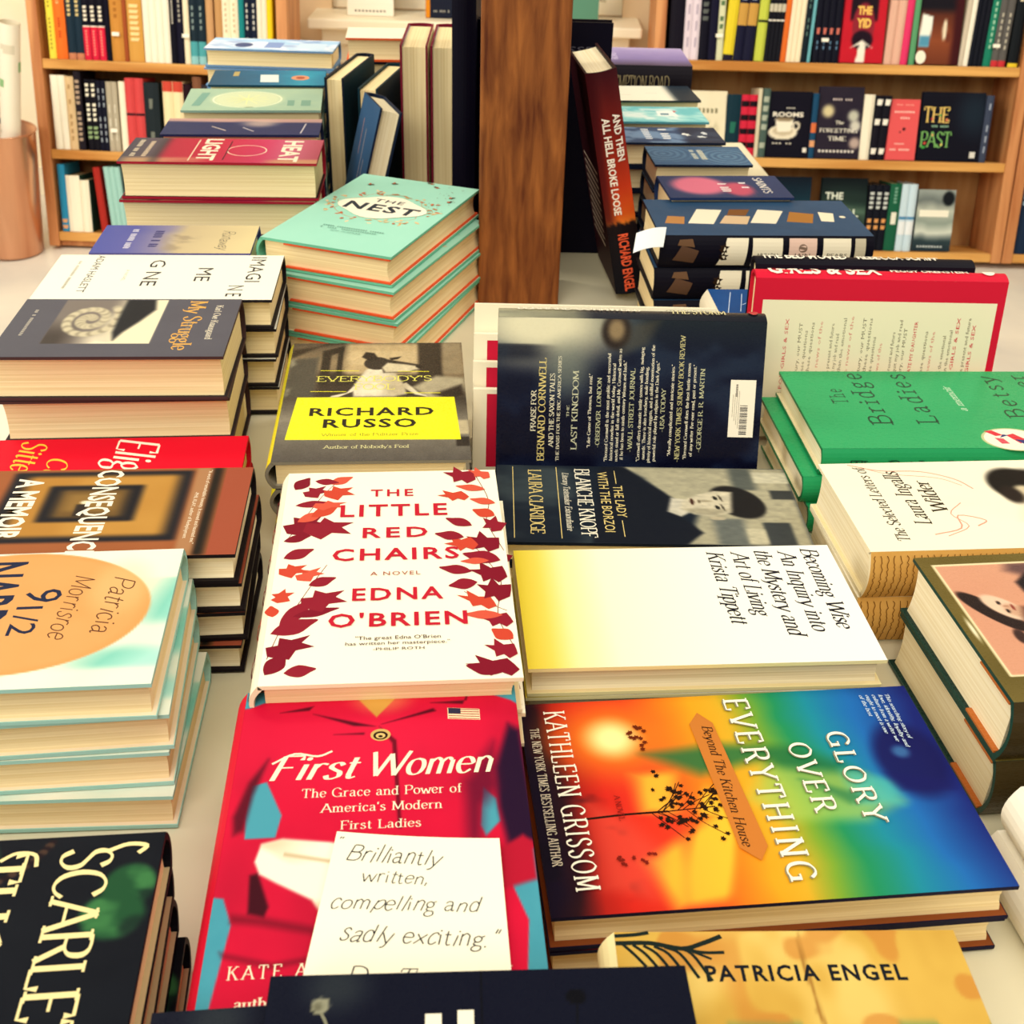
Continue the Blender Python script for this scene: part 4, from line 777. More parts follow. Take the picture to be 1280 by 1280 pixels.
ART_TEALBLUE = dict(bg=lambda U, V: mix(ramp(V, [(0, '16506c'), (.5, '1c6c90'), (.8, '28a0b8'), (1, '1c88a8')]), .3 * fbm(U, V, 5), '103c58'), cell=.004, items=[('p', 'd8e4d8', [(.3, .42), (.8, .44), (.8, .60), (.3, .58)]), ('e', 'd89068', .5, .78, .16, .08), ('e', '9c4838', .5, .78, .08, .04), ('p', 'b09c60', [(.1, .18), (.4, .18), (.4, .23), (.1, .23)])])
ART_SKY = dict(bg=lambda U, V: mix(mix(flat(U, 'a8cce8'), sm(.4, .7, fbm(U, V, 5)), 'e4ecf4'), .6 * sm(.55, .8, fbm(U, V, 7, 3)), '7890c0'), cell=.004, items=[('p', '8098c8', [(.3, .45), (.8, .45), (.8, .58), (.3, .58)]), ('e', '40507c', .6, .28, .2, .07), ('p', 'c8dcec', [(.3, .7), (.8, .7), (.8, .92), (.3, .92)])])
def bg_doors(U, V):
    return mix(flat(U, '2a4664'), .5 * fbm(U, V, 8), '34587a')
ART_DOORS = dict(bg=bg_doors, cell=.004, items=[('p', 'f0e4c4', [(.38, .13), (.62, .10), (.66, .17), (.40, .19)]), ('p', 'a87030', [(.34, .24), (.60, .20), (.66, .31), (.38, .36)]), ('p', 'f0e4c8', [(.32, .42), (.68, .34), (.72, .46), (.34, .54)]), ('p', 'd8b890', [(.30, .56), (.52, .52), (.54, .64), (.32, .69)]), ('p', '7c4c24', [(.54, .54), (.72, .50), (.72, .60), (.55, .63)]), ('p', 'f2e8cc', [(.30, .72), (.70, .64), (.72, .76), (.32, .84)]), ('p', 'b88048', [(.30, .86), (.50, .84), (.52, .92), (.32, .95)]), ('e', 'f0e4c4', .52, .07, .03, .015)])
SP_DOORS = dict(bg='0e0c18', items=[('p', 'f4e8ca', [(.27, .12), (.40, .12), (.41, .95), (.31, .95)]), ('p', 'f4e8ca', [(.43, .10), (.57, .10), (.57, .95), (.43, .95)]), ('p', 'e8c4b0', [(.60, .10), (.73, .10), (.73, .95), (.60, .95)]), ('p', 'f4e8ca', [(.76, .10), (.89, .10), (.89, .95), (.76, .95)]), ('p', 'c8bca0', [(.91, .10), (.96, .10), (.96, .95), (.91, .95)]),
    ('t', 'ARCADIA', 'sans', '40382c', .45, .42, .555, .54), ('t', 'IAIN', 'sans', '40382c', .63, .42, .70, .54), ('t', 'PEARS', 'sans', '40382c', .78, .42, .875, .54), ('e', '806858', .665, .68, .020, .12), ('p', '5a4030', [(.06, .3), (.16, .2), (.18, .6), (.10, .75)]), ('p', '6a4c34', [(.08, .75), (.16, .7), (.15, .92), (.09, .9)]), ('leaf', '2c1c10', .29, .3, 70, .012, .012, 1), ('leaf', '2c1c10', .285, .55, 60, .014, .012, 1)])
ART_PINK = dict(bg=lambda U, V: mix(mix(mix(flat(U, '2c3c64'), .5 * fbm(U, V, 5), '1c2c50'), ell(U, V, .45, .30, .40, .22, .25), 'd87088'), ell(U, V, .62, .60, .30, .12, .3), 'c05068'), cell=.004, items=[('t', 'SAINTS', 'serif', 'f0e8d8', .10, .79, .80, .86)] + marks('e8dcd8', .35, .75, 5, .46, .54, seed=5) + marks('e0d8d8', .3, .6, 3, .64, .70, seed=6))
ART_RIPPLE = dict(bg=lambda U, V: mix(mix(flat(U, '385c80'), .4 * fbm(U, V, 5), '28486c'), .45 * sm(.2, .8, .5 + .5 * np.sin(90 * np.hypot((U - .55) * .66, V - .80))) * sm(.45, .2, np.hypot((U - .55) * .66, V - .80)) + .35 * sm(.2, .8, .5 + .5 * np.sin(90 * np.hypot((U - .4) * .66, V - .15))) * sm(.4, .2, np.hypot((U - .4) * .66, V - .15)), '8cb0c0'), cell=.0022, items=marks('e0dcc0', .2, .72, 10, .52, .58, seed=7) + marks('d0d4c4', .2, .7, 8, .44, .49, seed=8))
ART_NOTES = dict(bg=lambda U, V: mix(mix(flat(U, '30486c'), sm(.45, .6, fbm(U, V, 6)), '6c88a8'), sm(.6, .7, V) * .7, '141c30'), cell=.004, items=marks('d8dce0', .1, .8, 6, .30, .37, seed=9) + marks('e0e0e0', .1, .8, 5, .46, .54, seed=10) + [('leaf', 'e8e8e0', .4, .66, 40, .02, .012, 1), ('leaf', 'e0e4e0', .6, .78, 80, .018, .01, 1), ('leaf', 'd8dcdc', .3, .86, 10, .02, .01, 1)])
ART_AQUA = dict(bg=lambda U, V: mix(mix(flat(U, '70c0c4'), sm(.4, .7, fbm(U, V, 5)), 'a8dcd8'), .8 * sm(.5, .65, fbm(U, V, 9, 4)) * rect(U, V, .15, .2, .85, .75, .05), 'eef4ec'), cell=.004, items=[('p', 'f0f4ec', [(.3, .55), (.6, .55), (.62, .75), (.3, .72)]), ('p', '3c7c90', [(.45, .58), (.55, .58), (.55, .66), (.45, .66)]), ('p', 'c86868', [(.25, .72), (.4, .72), (.3, .76)])])
ART_ROAD = dict(bg=lambda U, V: mix(ramp(U, [(0, '44384c'), (.35, '8c7cb0'), (.8, 'b0a0cc'), (1, 'c8b8dc')]), .4 * fbm(U, V, 5), '7464a0'), cell=.004, items=[('t', 'REDEMPTION', 'serif', 'd8cce4', .2, .74, .8, .80), ('t', 'ROAD', 'serif', 'd8cce4', .3, .64, .7, .70)])
SP_ROAD = dict(bg='1c1820', items=[('t', 'REDEMPTION ROAD', 'serif', '9c8c68', .18, .25, .80, .70)])
ART_SNOW = dict(bg=lambda U, V: mix(flat(U, 'f4eed8'), sm(.70, .80, V), '24303c'), cell=.004, items=[('l', 'c8c4b0', .001, [(.6, .2), (.62, .35)]), ('l', 'c8c4b0', .001, [(.5, .5), (.52, .62)])])

# ------------------------------------------------------------------ piles of books on the table
def anchor(x, y, yaw, W0, D0, W, D, ax, ay):
    dx, dy = (W0 - W) / 2 * ax, (D0 - D) / 2 * ay; a = R(yaw)
    return x + dx * math.cos(a) - dy * math.sin(a), y + dx * math.sin(a) + dy * math.cos(a)
CW_, CCW = -90, 90
stack(4, -.0722, .567, .850, 5.7, 0, 'white novel with dark red leaf borders and red block lettering, topmost of its pile', 'the pile of white novels with red leaf borders', 'white novels with red leaf borders',
      W=.1415, D=.2125, front=ART_LEAF, spine=SP_LEAF, edge='f8ecc8', inner='e8d6a8', page=M_PAGE, cell=.004, jit=1.2, seed=2)
x, y = anchor(-.0596, .3775, 5.4, .1458, .189, .1458, .2150, 0, 1)
stack(3, x, y, .836, 5.4, 0, 'book showing a red buttoned suit and white glove, under the handwritten card', 'the pile of books with the red suit cover', 'books with a red suit on the cover',
      W=.1458, D=.215, front=ART_SUIT, spine='d81030', edge='d01030', jit=.6, slip=.0015, seed=4)
stack(2, .128, .4466, .800, 6.9, CW_, 'book with a rainbow coloured sunset silhouette cover and sideways white lettering', 'the pair of books with rainbow sunset covers', 'books with a rainbow sunset cover',
      W=.2277, D=.1513, front=ART_GLORY, spine='3a2030', edge='181430', inner='8a4a24', deckle=.0012, page=M_PAGE, jit=1.2, slip=.004, seed=12)
stack(3, .1113, .5876, .815, 5.0, CW_, 'white book fading to yellow at one end with black italic lettering', 'the pile of white and yellow books', 'white and yellow books',
      W=.2101, D=.1240, front=ART_WISE, spine='f4e8b0', edge='f0e2a4', inner='e0cc98', page=M_PAGEG, cell=.003, jit=.6, slip=.001, seed=3)
stack(2, .1004, .7414, .790, 1.7, CW_, 'dark photograph cover with the face of a woman and thin gold lettering, lying flat', 'the pair of books with a dark portrait photograph', 'books with a dark portrait photograph',
      W=.2238, D=.1110, front=ART_KNOPF, spine='202830', edge='141a24', jit=.3, slip=.0006, seed=6)
stack(3, -.1145, .8396, .820, 5.1, 0, 'book with a terrier at a car window above a bright yellow panel', 'the pile of books with a terrier on the cover', 'books with a terrier on the cover',
      W=.1498, D=.205, front=ART_FOOL, spine=dict(bg='e8dc20'), edge='87806f', inner='9c9484', mat=M_GLOSS, jit=1.0, slip=.002, seed=5)
stack(4, -.1470, 1.1445, .870, -18.9, 0, 'mint green book with an ornate cream crest, topmost of its askew pile', 'the askew pile of mint green books', 'mint green books by the post',
      W=.1401, D=.2197, front=ART_NEST, spine='86c8b0', edge='6fbf9f', inner='e8dcb8', flap=('e0552c', .18, .99), cell=.003, jit=1.5, slip=.002, off=(.006, -.010), seed=8)
x, y = anchor(.3258, .8459, 4.0, .196, .1496, .215, .1380, -1, .4)
stack(3, x, y, .820, 4.0, CCW, 'green book with black typewriter lettering, topmost of its pile at the right of the table', 'the pile of green books with typewriter lettering', 'green books',
      W=.215, D=.138, front=ART_GREEN, spine=SP_GREEN, edge='1c7a48', inner='e8dcb4', mat=M_GLOSS, page=M_PAGEW, cell=.003, jit=2, slip=.009, off=(-.006, -.004), seed=21)
x, y = anchor(.3181, .6948, 5.8, .1817, .1189, .21, .1189, -1, 1)
stack(2, x, y, .825, 5.8, CCW, 'cream book with a small dark haired portrait and pink flourishes, brown handwritten spine facing front', 'the pair of cream books with handwritten brown spines', 'cream books with handwritten spines',
      W=.21, D=.1189, front=ART_LETTERS, spine=SP_LETTERS, edge='f4e6c0', inner='e8d8a8', page=M_PAGEW, jit=1.5, slip=.004, seed=9)
x, y = anchor(.3399, .5521, 7.3, .1569, .1411, .20, .1411, -1, 1)
stack(2, x, y, .835, 7.3, CCW, 'thick book with a gold framed pink picture of people in dark hats', 'the pair of thick gold framed books', 'thick books with a gold frame',
      W=.20, D=.1411, front=ART_PILOT, spine='3c3018', edge='12403a', inner='14302a', mat=M_GLOSS, page=M_PAGEW, flap=('b8662c', .02, .28), jit=1.0, slip=.004, seed=10)
x, y = anchor(.2932, .4103, 7.3, .0697, .0601, .145, .20, -1, 1)
stack(2, x + .004, y, .815, 7.3, 0, 'plain white book at the right, just in front of the gold framed books', 'the pair of plain white books at the right edge', 'plain white books', W=.145, D=.20, front='f6eeda', spine='f4ecd8', edge='efe4c8', page=M_PAGEW, deckle=.001, jit=2, seed=14)
x, y = anchor(.1192, .3033, 2.6, .1513, .0477, .1513, .20, 0, 1)
stack(3, x, y, .835, 2.6, 0, 'tan old map cover with black capitals and bare branches, topmost of its pile', 'the pile of tan map covered books', 'tan map covered books',
      W=.1513, D=.20, front=ART_MAP, spine='efe2a8', edge='e8d898', jit=.8, slip=.002, seed=15)
# black paperbacks at the very front, the upper ones pushed over the red suit book
t = .0133
x, y = anchor(-.0056, .2588, 3.8, .1558, .0405, .1558, .185, 0, 1)
b = make_book(.1558, .185, t, front=ART_MOON, spine='060a18', edge='060a18', hard=False, mat=M_GLOSS)
b.matrix_world = flatM(x, y, .868 - t, 3.8); tag(b, 'black paperback with a pale moon and white lettering at the bottom edge of the view', 'book', 'black paperbacks at the front')
dup(b, flatM(x - .040, y - .003, .868 - 2 * t - GAP, 6.5), 'black paperback poking out on the left beneath the moon covered one', 'black paperbacks at the front')
t2 = (.868 - 2 * t - 2 * GAP - TABLE_Z) / 3 - GAP
for i in range(3):
    if i == 0:
        b = make_book(.15, .175, t2, front='181c2c', spine='181c2c', edge='141828'); b.matrix_world = flatM(x - .01, y - .048, TABLE_Z, 5)
        tag(b, 'dark hardback at the bottom of the pile under the black paperbacks', 'book', 'dark hardbacks under the black paperbacks')
    else: dup(b, flatM(x - .01, y - .048, TABLE_Z + i * (t2 + GAP), 5 + i * .5), 'dark hardback %s under the black paperbacks' % ('directly' if i == 2 else 'in the middle of the pile'), 'dark hardbacks under the black paperbacks')
# handwritten card lying on the red suit book
cw, cl, yaw = .078, .078, 1.5
x, y = anchor(-.0370, .3341, yaw, .0777, .0729, cw, cl, 0, 1)
mb = MB(); n = 12
U, V = np.meshgrid(np.linspace(0, 1, n + 1), np.linspace(0, 1, n + 1)); U, V = U.ravel(), V.ravel()
curl = lambda u, v: .0012 * (2 * u - 1) ** 2 * v
Pc = lambda u, v, h: np.stack([(u - .5) * cw + (.012 * (.5 - u)) * (v - .6) * .9, (v - .5) * cl + .003 * (.5 - u) * v, .0002 + curl(u, v) + h], 1)
idx = np.arange((n + 1) ** 2).reshape(n + 1, n + 1); Fq = np.stack([idx[:-1, :-1], idx[:-1, 1:], idx[1:, 1:], idx[1:, :-1]], -1).reshape(-1, 4)
mb.add(Pc(U, V, np.full(len(U), .0003)), Fq.tolist(), 'fdf6da'); mb.add(Pc(U, V, np.zeros(len(U))), Fq[:, ::-1].tolist(), 'f4e8c4')
rim = list(range(n + 1)) + [k * (n + 1) + n for k in range(1, n + 1)] + [n * (n + 1) + k for k in range(n - 1, -1, -1)] + [k * (n + 1) for k in range(n - 1, 0, -1)]
top, bot = Pc(U, V, np.full(len(U), .0003))[rim], Pc(U, V, np.zeros(len(U)))[rim]; k = len(rim)
mb.add(np.concatenate([bot, top]), [[i, (i + 1) % k, k + (i + 1) % k, k + i] for i in range(k)], 'f4e8c4')
PEN = '24242c'
panel(mb, Pc, cw, cl, dict(items=[('t', '"', 'hand', PEN, .025, .90, .055, .965, dict(shear=.2)), ('t', 'Brilliantly', 'hand', PEN, .09, .80, .66, .92, dict(shear=.25, slope=-.01, res=3)), ('t', 'written,', 'hand', PEN, .20, .655, .57, .745, dict(shear=.2, res=3)), ('t', 'compelling and', 'hand', PEN, .06, .475, .88, .575, dict(shear=.25, res=3)),
    ('t', 'sadly exciting."', 'hand', PEN, .14, .275, .97, .385, dict(shear=.25, slope=-.03, res=3)), ('t', '- Dr. T', 'hand', PEN, .12, .02, .55, .115, dict(shear=.2))]), z0=.0003 + .0001)
c = tag(mb.build('note_card', M_MATTE), 'white card with a handwritten review, lying on the red suit book', 'card'); c.matrix_world = flatM(x, y, .8372, yaw)

# left column of piles
x, y = anchor(-.2744, .5079, 6.5, .1739, .1272, .20, .1272, 1, 1)
stack(4, x, y, .850, 6.5, CW_, 'aqua book with an orange oval and dark sideways lettering, topmost of its pile', 'the pile of aqua books with orange ovals', 'aqua books with an orange oval',
      W=.20, D=.1272, front=ART_SHORE, spine='9cd0c8', edge='a8d8cc', inner='f0e0c0', page=M_PAGE, jit=1.8, slip=.004, off=(.003, 0), seed=17)
x, y = anchor(-.2563, .6308, 5.3, .1692, .1136, .185, .1090, 1, 0)
stack(4, x, y, .841, 5.3, CW_, 'brown book with nested dark frames and tall cream lettering, behind the aqua pile', 'the pile of brown books with nested frames', 'brown books with nested frames',
      W=.185, D=.109, front=ART_FRAMES, spine='4c3020', edge='1a1418', page=M_PAGEW, jit=1.5, slip=.004, seed=19)
stack(2, -.300, .7475, .800, 6.0, CW_, 'bright red book with flowing script letters, low between two taller piles', 'the pair of bright red books', 'bright red books',
      W=.195, D=.1060, front=dict(bg='e00c28', items=[('t', 'Eligible', 'script', 'fbe8d0', .02, .50, .95, .66, dict(shear=.3, res=4)), ('t', 'Curtis', 'script', 'f0c040', .30, .26, .9, .34, dict(shear=.3)), ('t', 'Sittenfeld', 'script', 'f0c040', .03, .13, .98, .23, dict(shear=.3))]), spine='d00c28', edge='c80c24', jit=.8, slip=.001, seed=23)
x, y = anchor(-.3162, .8668, 4.6, .1762, .1210, .1762, .1190, 1, 0)
stack(3, x, y, .863, 4.6, CW_, 'thick grey book with a sepia spiral jetty photograph and gold lettering', 'the pile of thick grey books with a spiral photograph', 'thick grey books with a spiral photograph',
      W=.1762, D=.119, front=ART_SPIRAL, spine='4c4a54', edge='4a3434', inner='2c2428', jit=2.0, slip=.005, seed=25)
stack(4, -.3143, .9829, .860, 4.5, CW_, 'white book with widely spaced thin black capitals, behind the grey spiral pile', 'the pile of white books with thin black capitals', 'white books with thin black capitals',
      W=.2012, D=.112, front=ART_GONE, spine='f4ecd4', edge='201c20', jit=.8, slip=.002, seed=27)
stack(4, -.3280, 1.0840, .858, 4.7, CW_, 'violet and sand coloured book with handwritten lettering, between the white and the crimson piles', 'the pile of violet and sand books', 'violet and sand books',
      W=.1470, D=.0830, front=ART_DUSK, spine='5058a0', edge='5a5898', cell=.003, jit=.6, slip=.001, seed=29)
stack(4, -.3088, 1.2205, .905, 3.6, CW_, 'crimson book with large cream capitals topping a tall pile of thick hardbacks', 'the tall pile of crimson books', 'crimson books',
      W=.1975, D=.0934, front=ART_LIGHT, spine='a02040', edge='a01c30', inner='281018', cell=.003, jit=1.0, slip=.003, seed=31)
stack(5, -.3086, 1.3143, .905, 5.5, CW_, 'navy book with a pale skyline, first pile behind the crimson books', 'the pile of navy books', 'navy books', W=.1686, D=.072, front=ART_NAVY, spine='20284c', edge='20284c', cell=.004, jit=.6, slip=.001, seed=33)
stack(5, -.3212, 1.4372, .905, 7.3, CW_, 'sage green book with a pale sunburst circle, behind the navy pile', 'the pile of sage green books', 'sage green books', W=.1587, D=.1120, front=ART_CHART, spine='90b0a0', edge='8aa898', cell=.004, jit=.8, slip=.001, seed=35)
stack(5, -.3257, 1.5500, .905, 6.5, CW_, 'dark teal blue book with an orange oval, behind the sage green pile', 'the pile of teal blue books', 'teal blue books', W=.1419, D=.0877, front=ART_TEALBLUE, spine='14485c', edge='123c50', cell=.004, jit=.8, slip=.001, seed=37)
stack(6, -.3579, 1.7523, .905, -0.1, CW_, 'pale sky blue book topping the farthest pile at the left end of the table', 'the farthest pile of sky blue books', 'sky blue books', W=.1794, D=.0800, front=ART_SKY, spine='88b0d8', edge='6c94c0', cell=.004, jit=1.0, slip=.003, seed=39)
stack(6, -.190, 1.7000, .935, 5, CW_, 'thin white book with an orange edge lying on a dark pile behind the upright books', 'the dark pile behind the upright books', 'books in the dark pile', W=.11, D=.08, front='f6e8d0', spine='e8602c', edge='e05a28', alt=dict(front='181420', spine='181420', edge='14101c'), jit=1, slip=.001, seed=41)

# right column of piles
stack(4, .2292, 1.1296, .880, 4.4, CCW, 'slate blue book with a broken scatter of cream doors, spine with cream panels facing front', 'the pile of slate blue books with panelled spines', 'slate blue books with panelled spines',
      W=.2052, D=.1120, front=ART_DOORS, spine=SP_DOORS, edge='0e0c18', cell=.004, jit=.6, slip=.002, seed=43)
x, y = anchor(.1799, 1.2179, 6, .1749, .1123, .128, .0800, 1, -1)
stack(5, x + .004, y + .012, .885, 6, CW_, 'dark blue book with two big pink shapes, first pile behind the slate blue books', 'the pile of dark blue and pink books', 'dark blue and pink books', W=.128, D=.080, front=ART_PINK, spine='24345c', edge='24345c', cell=.004, jit=.4, slip=.001, seed=45)
x, y = anchor(.1688, 1.2970, 4.9, .1536, .1008, .107, .0780, 1, 0)
stack(5, x, y + .012, .890, 4.9, CW_, 'steel blue book with ripple rings, behind the pink and blue pile', 'the pile of steel blue ripple books', 'steel blue ripple books', W=.107, D=.078, front=ART_RIPPLE, spine='1c3048', edge='141c30', jit=.3, slip=.0006, seed=47)
stack(5, .1640, 1.3930, .890, 5.0, CW_, 'dark blue book strewn with white shapes, behind the ripple pile', 'the pile of dark blue books with white shapes', 'dark blue books with white shapes', W=.128, D=.0730, front=ART_NOTES, spine='1c2c44', edge='1c2438', cell=.004, jit=.4, slip=.0008, seed=49)
stack(5, .1560, 1.4800, .892, 4.5, CW_, 'light aqua book with a white building, behind the dark blue pile', 'the pile of light aqua books', 'light aqua books', W=.126, D=.0800, front=ART_AQUA, spine='6cb8c0', edge='58a0ac', cell=.004, jit=.4, slip=.001, seed=51)
stack(5, .1540, 1.5750, .895, 6.4, CW_, 'snow white book with a dark top end, just in front of the lilac book', 'the pile of snow white books', 'snow white books', W=.130, D=.0850, front=ART_SNOW, spine='24303c', edge='2c3438', cell=.004, jit=.4, slip=.001, seed=53)
stack(4, .1450, 1.6950, .915, 2.0, CCW, 'lilac book with a black spine and pale spine lettering, topmost of the farthest right pile', 'the farthest right pile of lilac books', 'lilac books', W=.150, D=.1200, front=ART_ROAD, spine=SP_ROAD, edge='1c1820', cell=.004, jit=.6, slip=.002, seed=55)
stack(3, .1965, 1.0100, .838, 4, 0, 'small blue book with white flight marks, between the panelled spines and the red bordered book', 'the little pile of small blue books', 'small blue books', W=.046, D=.075, front=dict(bg=lambda U, V: mix(flat(U, '24508c'), .5 * fbm(U, V, 6), '1c3c70'), items=[('l', 'd8e4f0', .0006, [(.15, .15), (.5, .9)]), ('l', 'd8e4f0', .0006, [(.5, .3), (.75, .85)]), ('l', 'd8e4f0', .0006, [(.6, .5), (.85, .6)])]), spine='e8dcc0', edge='183868', cell=.003, jit=1, slip=.001, seed=57)
x, y = anchor(-.2025, .3115, 6.5, .1170, .0986, .20, .138, 1, 1)
stack(4, x, y, .845, 6.5, CW_, 'black book with green flowers and large gold letters at the bottom left', 'the pile of black books with green flowers', 'black books with green flowers', W=.20, D=.138, front=ART_NIGHT, spine='0c1018', edge='0c1018', inner='c8b88c', mat=M_PRINT, jit=1.0, slip=.003, seed=59)

# ------------------------------------------------------------------ books standing on the table
def frameM(o, X, Y):
    X = Vector(X).normalized(); Y = Vector(Y); Y = (Y - X * Y.dot(X)).normalized(); Z = X.cross(Y)
    m4 = Matrix((X, Y, Z)).transposed().to_4x4(); m4.translation = o
    return m4
def spine_up(b, xc, yb, w, t, alpha, psi, slide=0.0):
    """stands on its fore edge, spine upwards, back cover to the viewer, leaning away by alpha"""
    a, p = R(alpha), R(psi)
    fw = Vector((-math.sin(p), math.cos(p), 0)); U = fw * math.sin(a) + Vector((0, 0, math.cos(a)))
    o = Vector((xc, yb, TABLE_Z + t * math.sin(a) + .0002)) + U * (w / 2)
    b.matrix_world = frameM(o, -U, Vector((-math.cos(p), -math.sin(p), 0)))
b = make_book(.143, .209, .026, back=ART_STORM, spine=SP_STORM, edge='10121c', mat=M_GLOSS)
st_ = MB()
st_.prism([(-.0205, -.0007), (-.0205, -.0002), (.0250, -.0002), (.0250, -.0007)][::-1], -.099, -.079, 'fbf2dc')
for k in range(15): st_.box(-.0005 + .0016 * k, -.0935, -.0008, -.0005 + .0016 * k + (.0009 if k % 3 else .0005), -.0875, -.0007, '20202c')
for k in range(4): st_.box(-.012 + .001 * k, -.0865 + .0016 * k, -.0008, .018 - .003 * k, -.0862 + .0016 * k, -.0007, '98907c')
for k in range(9): st_.box(-.017 + .0011 * k, -.085, -.0008, -.0163 + .0011 * k, -.0835, -.0007, '504c48')
tag(st_.build('price_sticker', M_MATTE, [c_ for c_ in b.children if c_.name.startswith('back_cover')][0]), 'cream price sticker with a bar code', None)
spine_up(b, .0905, .806, .143, .026, 19, 1.5)
tag(b, 'stormy dark blue book standing spine up with quotes and a price sticker', 'book', 'books standing spine up')
for i, (w_, yo, l_, xo, lb) in enumerate([(.068, .8430, .200, .0660, 'lowest white book, nearest behind the stormy dark book'), (.083, .8600, .2005, .0650, 'second lowest white book, second behind the stormy dark book'), (.099, .8770, .201, .0650, 'second tallest white book, third behind the stormy dark book'), (.117, .8940, .205, .0665, 'tallest white book, its edge showing above the stormy dark book')]):
    wb_ = make_book(w_, l_, .0135, back=dict(bg='f6ecce', items=([('p', 'c81838', [(.05, .80), (.95, .80), (.95, .945), (.05, .945)])] if i < 3 else []) + [('l', 'd8ccaa', .0005, [(.93, .3), (.95, .4), (.93, .5)], 1), ('l', 'd8ccaa', .0005, [(.92, .7), (.95, .75), (.92, .8)], 1)]), spine='f6ecce', edge='efe2be', page=M_PAGEW, hard=False)
    spine_up(wb_, xo, yo, w_, .0135, 18, 1.5); tag(wb_, lb, 'book', 'white books standing spine up')
b = make_book(.145, .214, .022, back=ART_GIRLS, spine=SP_GIRLS, edge='c81c34'); spine_up(b, .3060, .920, .145, .022, 9, 2.0)
tag(b, 'cream back cover with a bright red border, standing spine up behind the green pile', 'book', 'books standing spine up')
b = make_book(.1465, .19, .022, back='181420', spine=SP_BLACKGIRL, edge='14121c'); spine_up(b, .2980, .9475, .1465, .022, 9, 2.0)
tag(b, 'black book with white spine lettering, standing right behind the red bordered one', 'book', 'books standing spine up')

def upright(b, xl, yf, l, t, yaw, lean=0.0):
    """fore edge to the viewer, head up; xl, yf = left front corner on the table; lean to the right in degrees"""
    p, q = R(yaw), R(lean)
    d = Vector((math.sin(p), math.cos(p), 0)); r = Vector((math.cos(p), -math.sin(p), 0))
    up = Vector((0, 0, 1)) * math.cos(q) + r * math.sin(q); z = -(r * math.cos(q) - Vector((0, 0, 1)) * math.sin(q))
    w = b['width_']; del b['width_']
    o = Vector((xl, yf, TABLE_Z + max(0, t * math.sin(q)) + .0002)) + d * (w / 2) + up * (l / 2) - z * t
    b.matrix_world = frameM(o, -d, up)
def ub(w, l, t, **kw):
    b = make_book(w, l, t, **kw); b['width_'] = w; return b
b = ub(.15, .176, .0235, edge='141c2c', front='1a2234', back='10303c', spine='141c2c'); upright(b, -.241, 1.462, .176, .0235, 8); tag(b, 'dark upright book at the left end of the row by the post', 'book', 'upright books left of the post')
b = ub(.15, .165, .0245, edge='12303c', front='143848', back='0c1828', spine='12303c'); upright(b, -.2015, 1.462, .165, .0245, 8); tag(b, 'dark teal upright book, second from the left in the row by the post', 'book', 'upright books left of the post')
b = ub(.085, .165, .026, front=dict(bg=lambda U, V: mix(flat(U, '34587c'), .5 * fbm(U, V, 5), '28486c'), items=[('l', 'b88880', .0016, [(.30, .85), (.34, .60)]), ('l', 'b0a098', .0014, [(.52, .80), (.55, .45)]), ('l', 'a89c98', .0014, [(.68, .6), (.7, .2)])]), back='141c34', spine='e8dcc8', edge='1c2840', page=M_PAGEW, cell=.003)
upright(b, -.2030, 1.350, .165, .026, -20, 15); tag(b, 'small slate blue book leaning to the right in front of the upright books', 'book')
for i, (xl, lb) in enumerate(((-.151, 'left one of two upright cream paged books with maroon head bands'), (-.1145, 'right one of two upright cream paged books with maroon head bands'))):
    b = ub(.145, .213, .033, edge='7c1830', front='f0e2c0', back='f0e2c0', spine='5c0c24', page=M_PAGE, inner='9080b0')
    upright(b, xl, 1.475, .213, .033, -1); tag(b, lb, 'book', 'upright books left of the post')
b = make_book(.19, .31, .026, edge='0a0818', front='0c0a1c', back='0c0a1c', spine='0a0818', page=M_PAGEG); b.matrix_world = frameM((-.0785, 1.345 + .095, TABLE_Z + .1552), (.03, 1, 0), (0, 0, 1)); tag(b, 'tall black book standing against the left side of the wooden post', 'book')
# right of the post
HELL = [('p', 'f0d8c0', [(.10, .545 - .036 * i), (.86 - .012 * i, .545 - .036 * i), (.86 - .012 * i, .553 - .036 * i), (.10, .553 - .036 * i)]) for i in range(11)]
def bg_hell(U, V):
    I = ramp(U, [(0, '3c1018'), (.25, '7c2018'), (.5, 'c43a1c'), (.62, 'd85a20'), (.68, 'e88a30'), (.70, '1a1418'), (1, '14141c')])
    I = mix(I, .75 * (1 - sm(.10, .45, V)) * (1 - sm(.64, .70, U)), '3c0c14')
    return mix(I, sm(.655, .675, U + .03 * (noise(U, V, 40) - .5)) * (U < .72), '1a1216')
b = make_book(.125, .238, .032, back=dict(bg=lambda U, V: mix(flat(U, '341018'), .5 * fbm(U, V, 4), '28080e'), items=HELL), front='7a2018',
              spine=dict(bg=bg_hell, items=[('t', 'AND THEN', 'sans', 'f6e8d8', .18, .66, .385, .90, dict(bold=.03)), ('t', 'ALL HELL BROKE LOOSE', 'sans', 'f6e8d8', .19, .30, .62, .54, dict(bold=.03)), ('t', 'RICHARD ENGEL', 'sans', 'f0603c', .71, .32, .985, .66, dict(bold=.03))]), edge='2c0c14', inner='101018', page=M_PAGEW)
up = Vector((-.208, -.03, 1)).normalized(); d = Vector((-.12, 1, 0))
b.matrix_world = frameM(Vector((.108, 1.222, TABLE_Z + .0078)) + up * .119 + d.normalized() * .0625, d, up)
tag(b, 'dark red book with a flame coloured spine, leaning on the post', 'book')
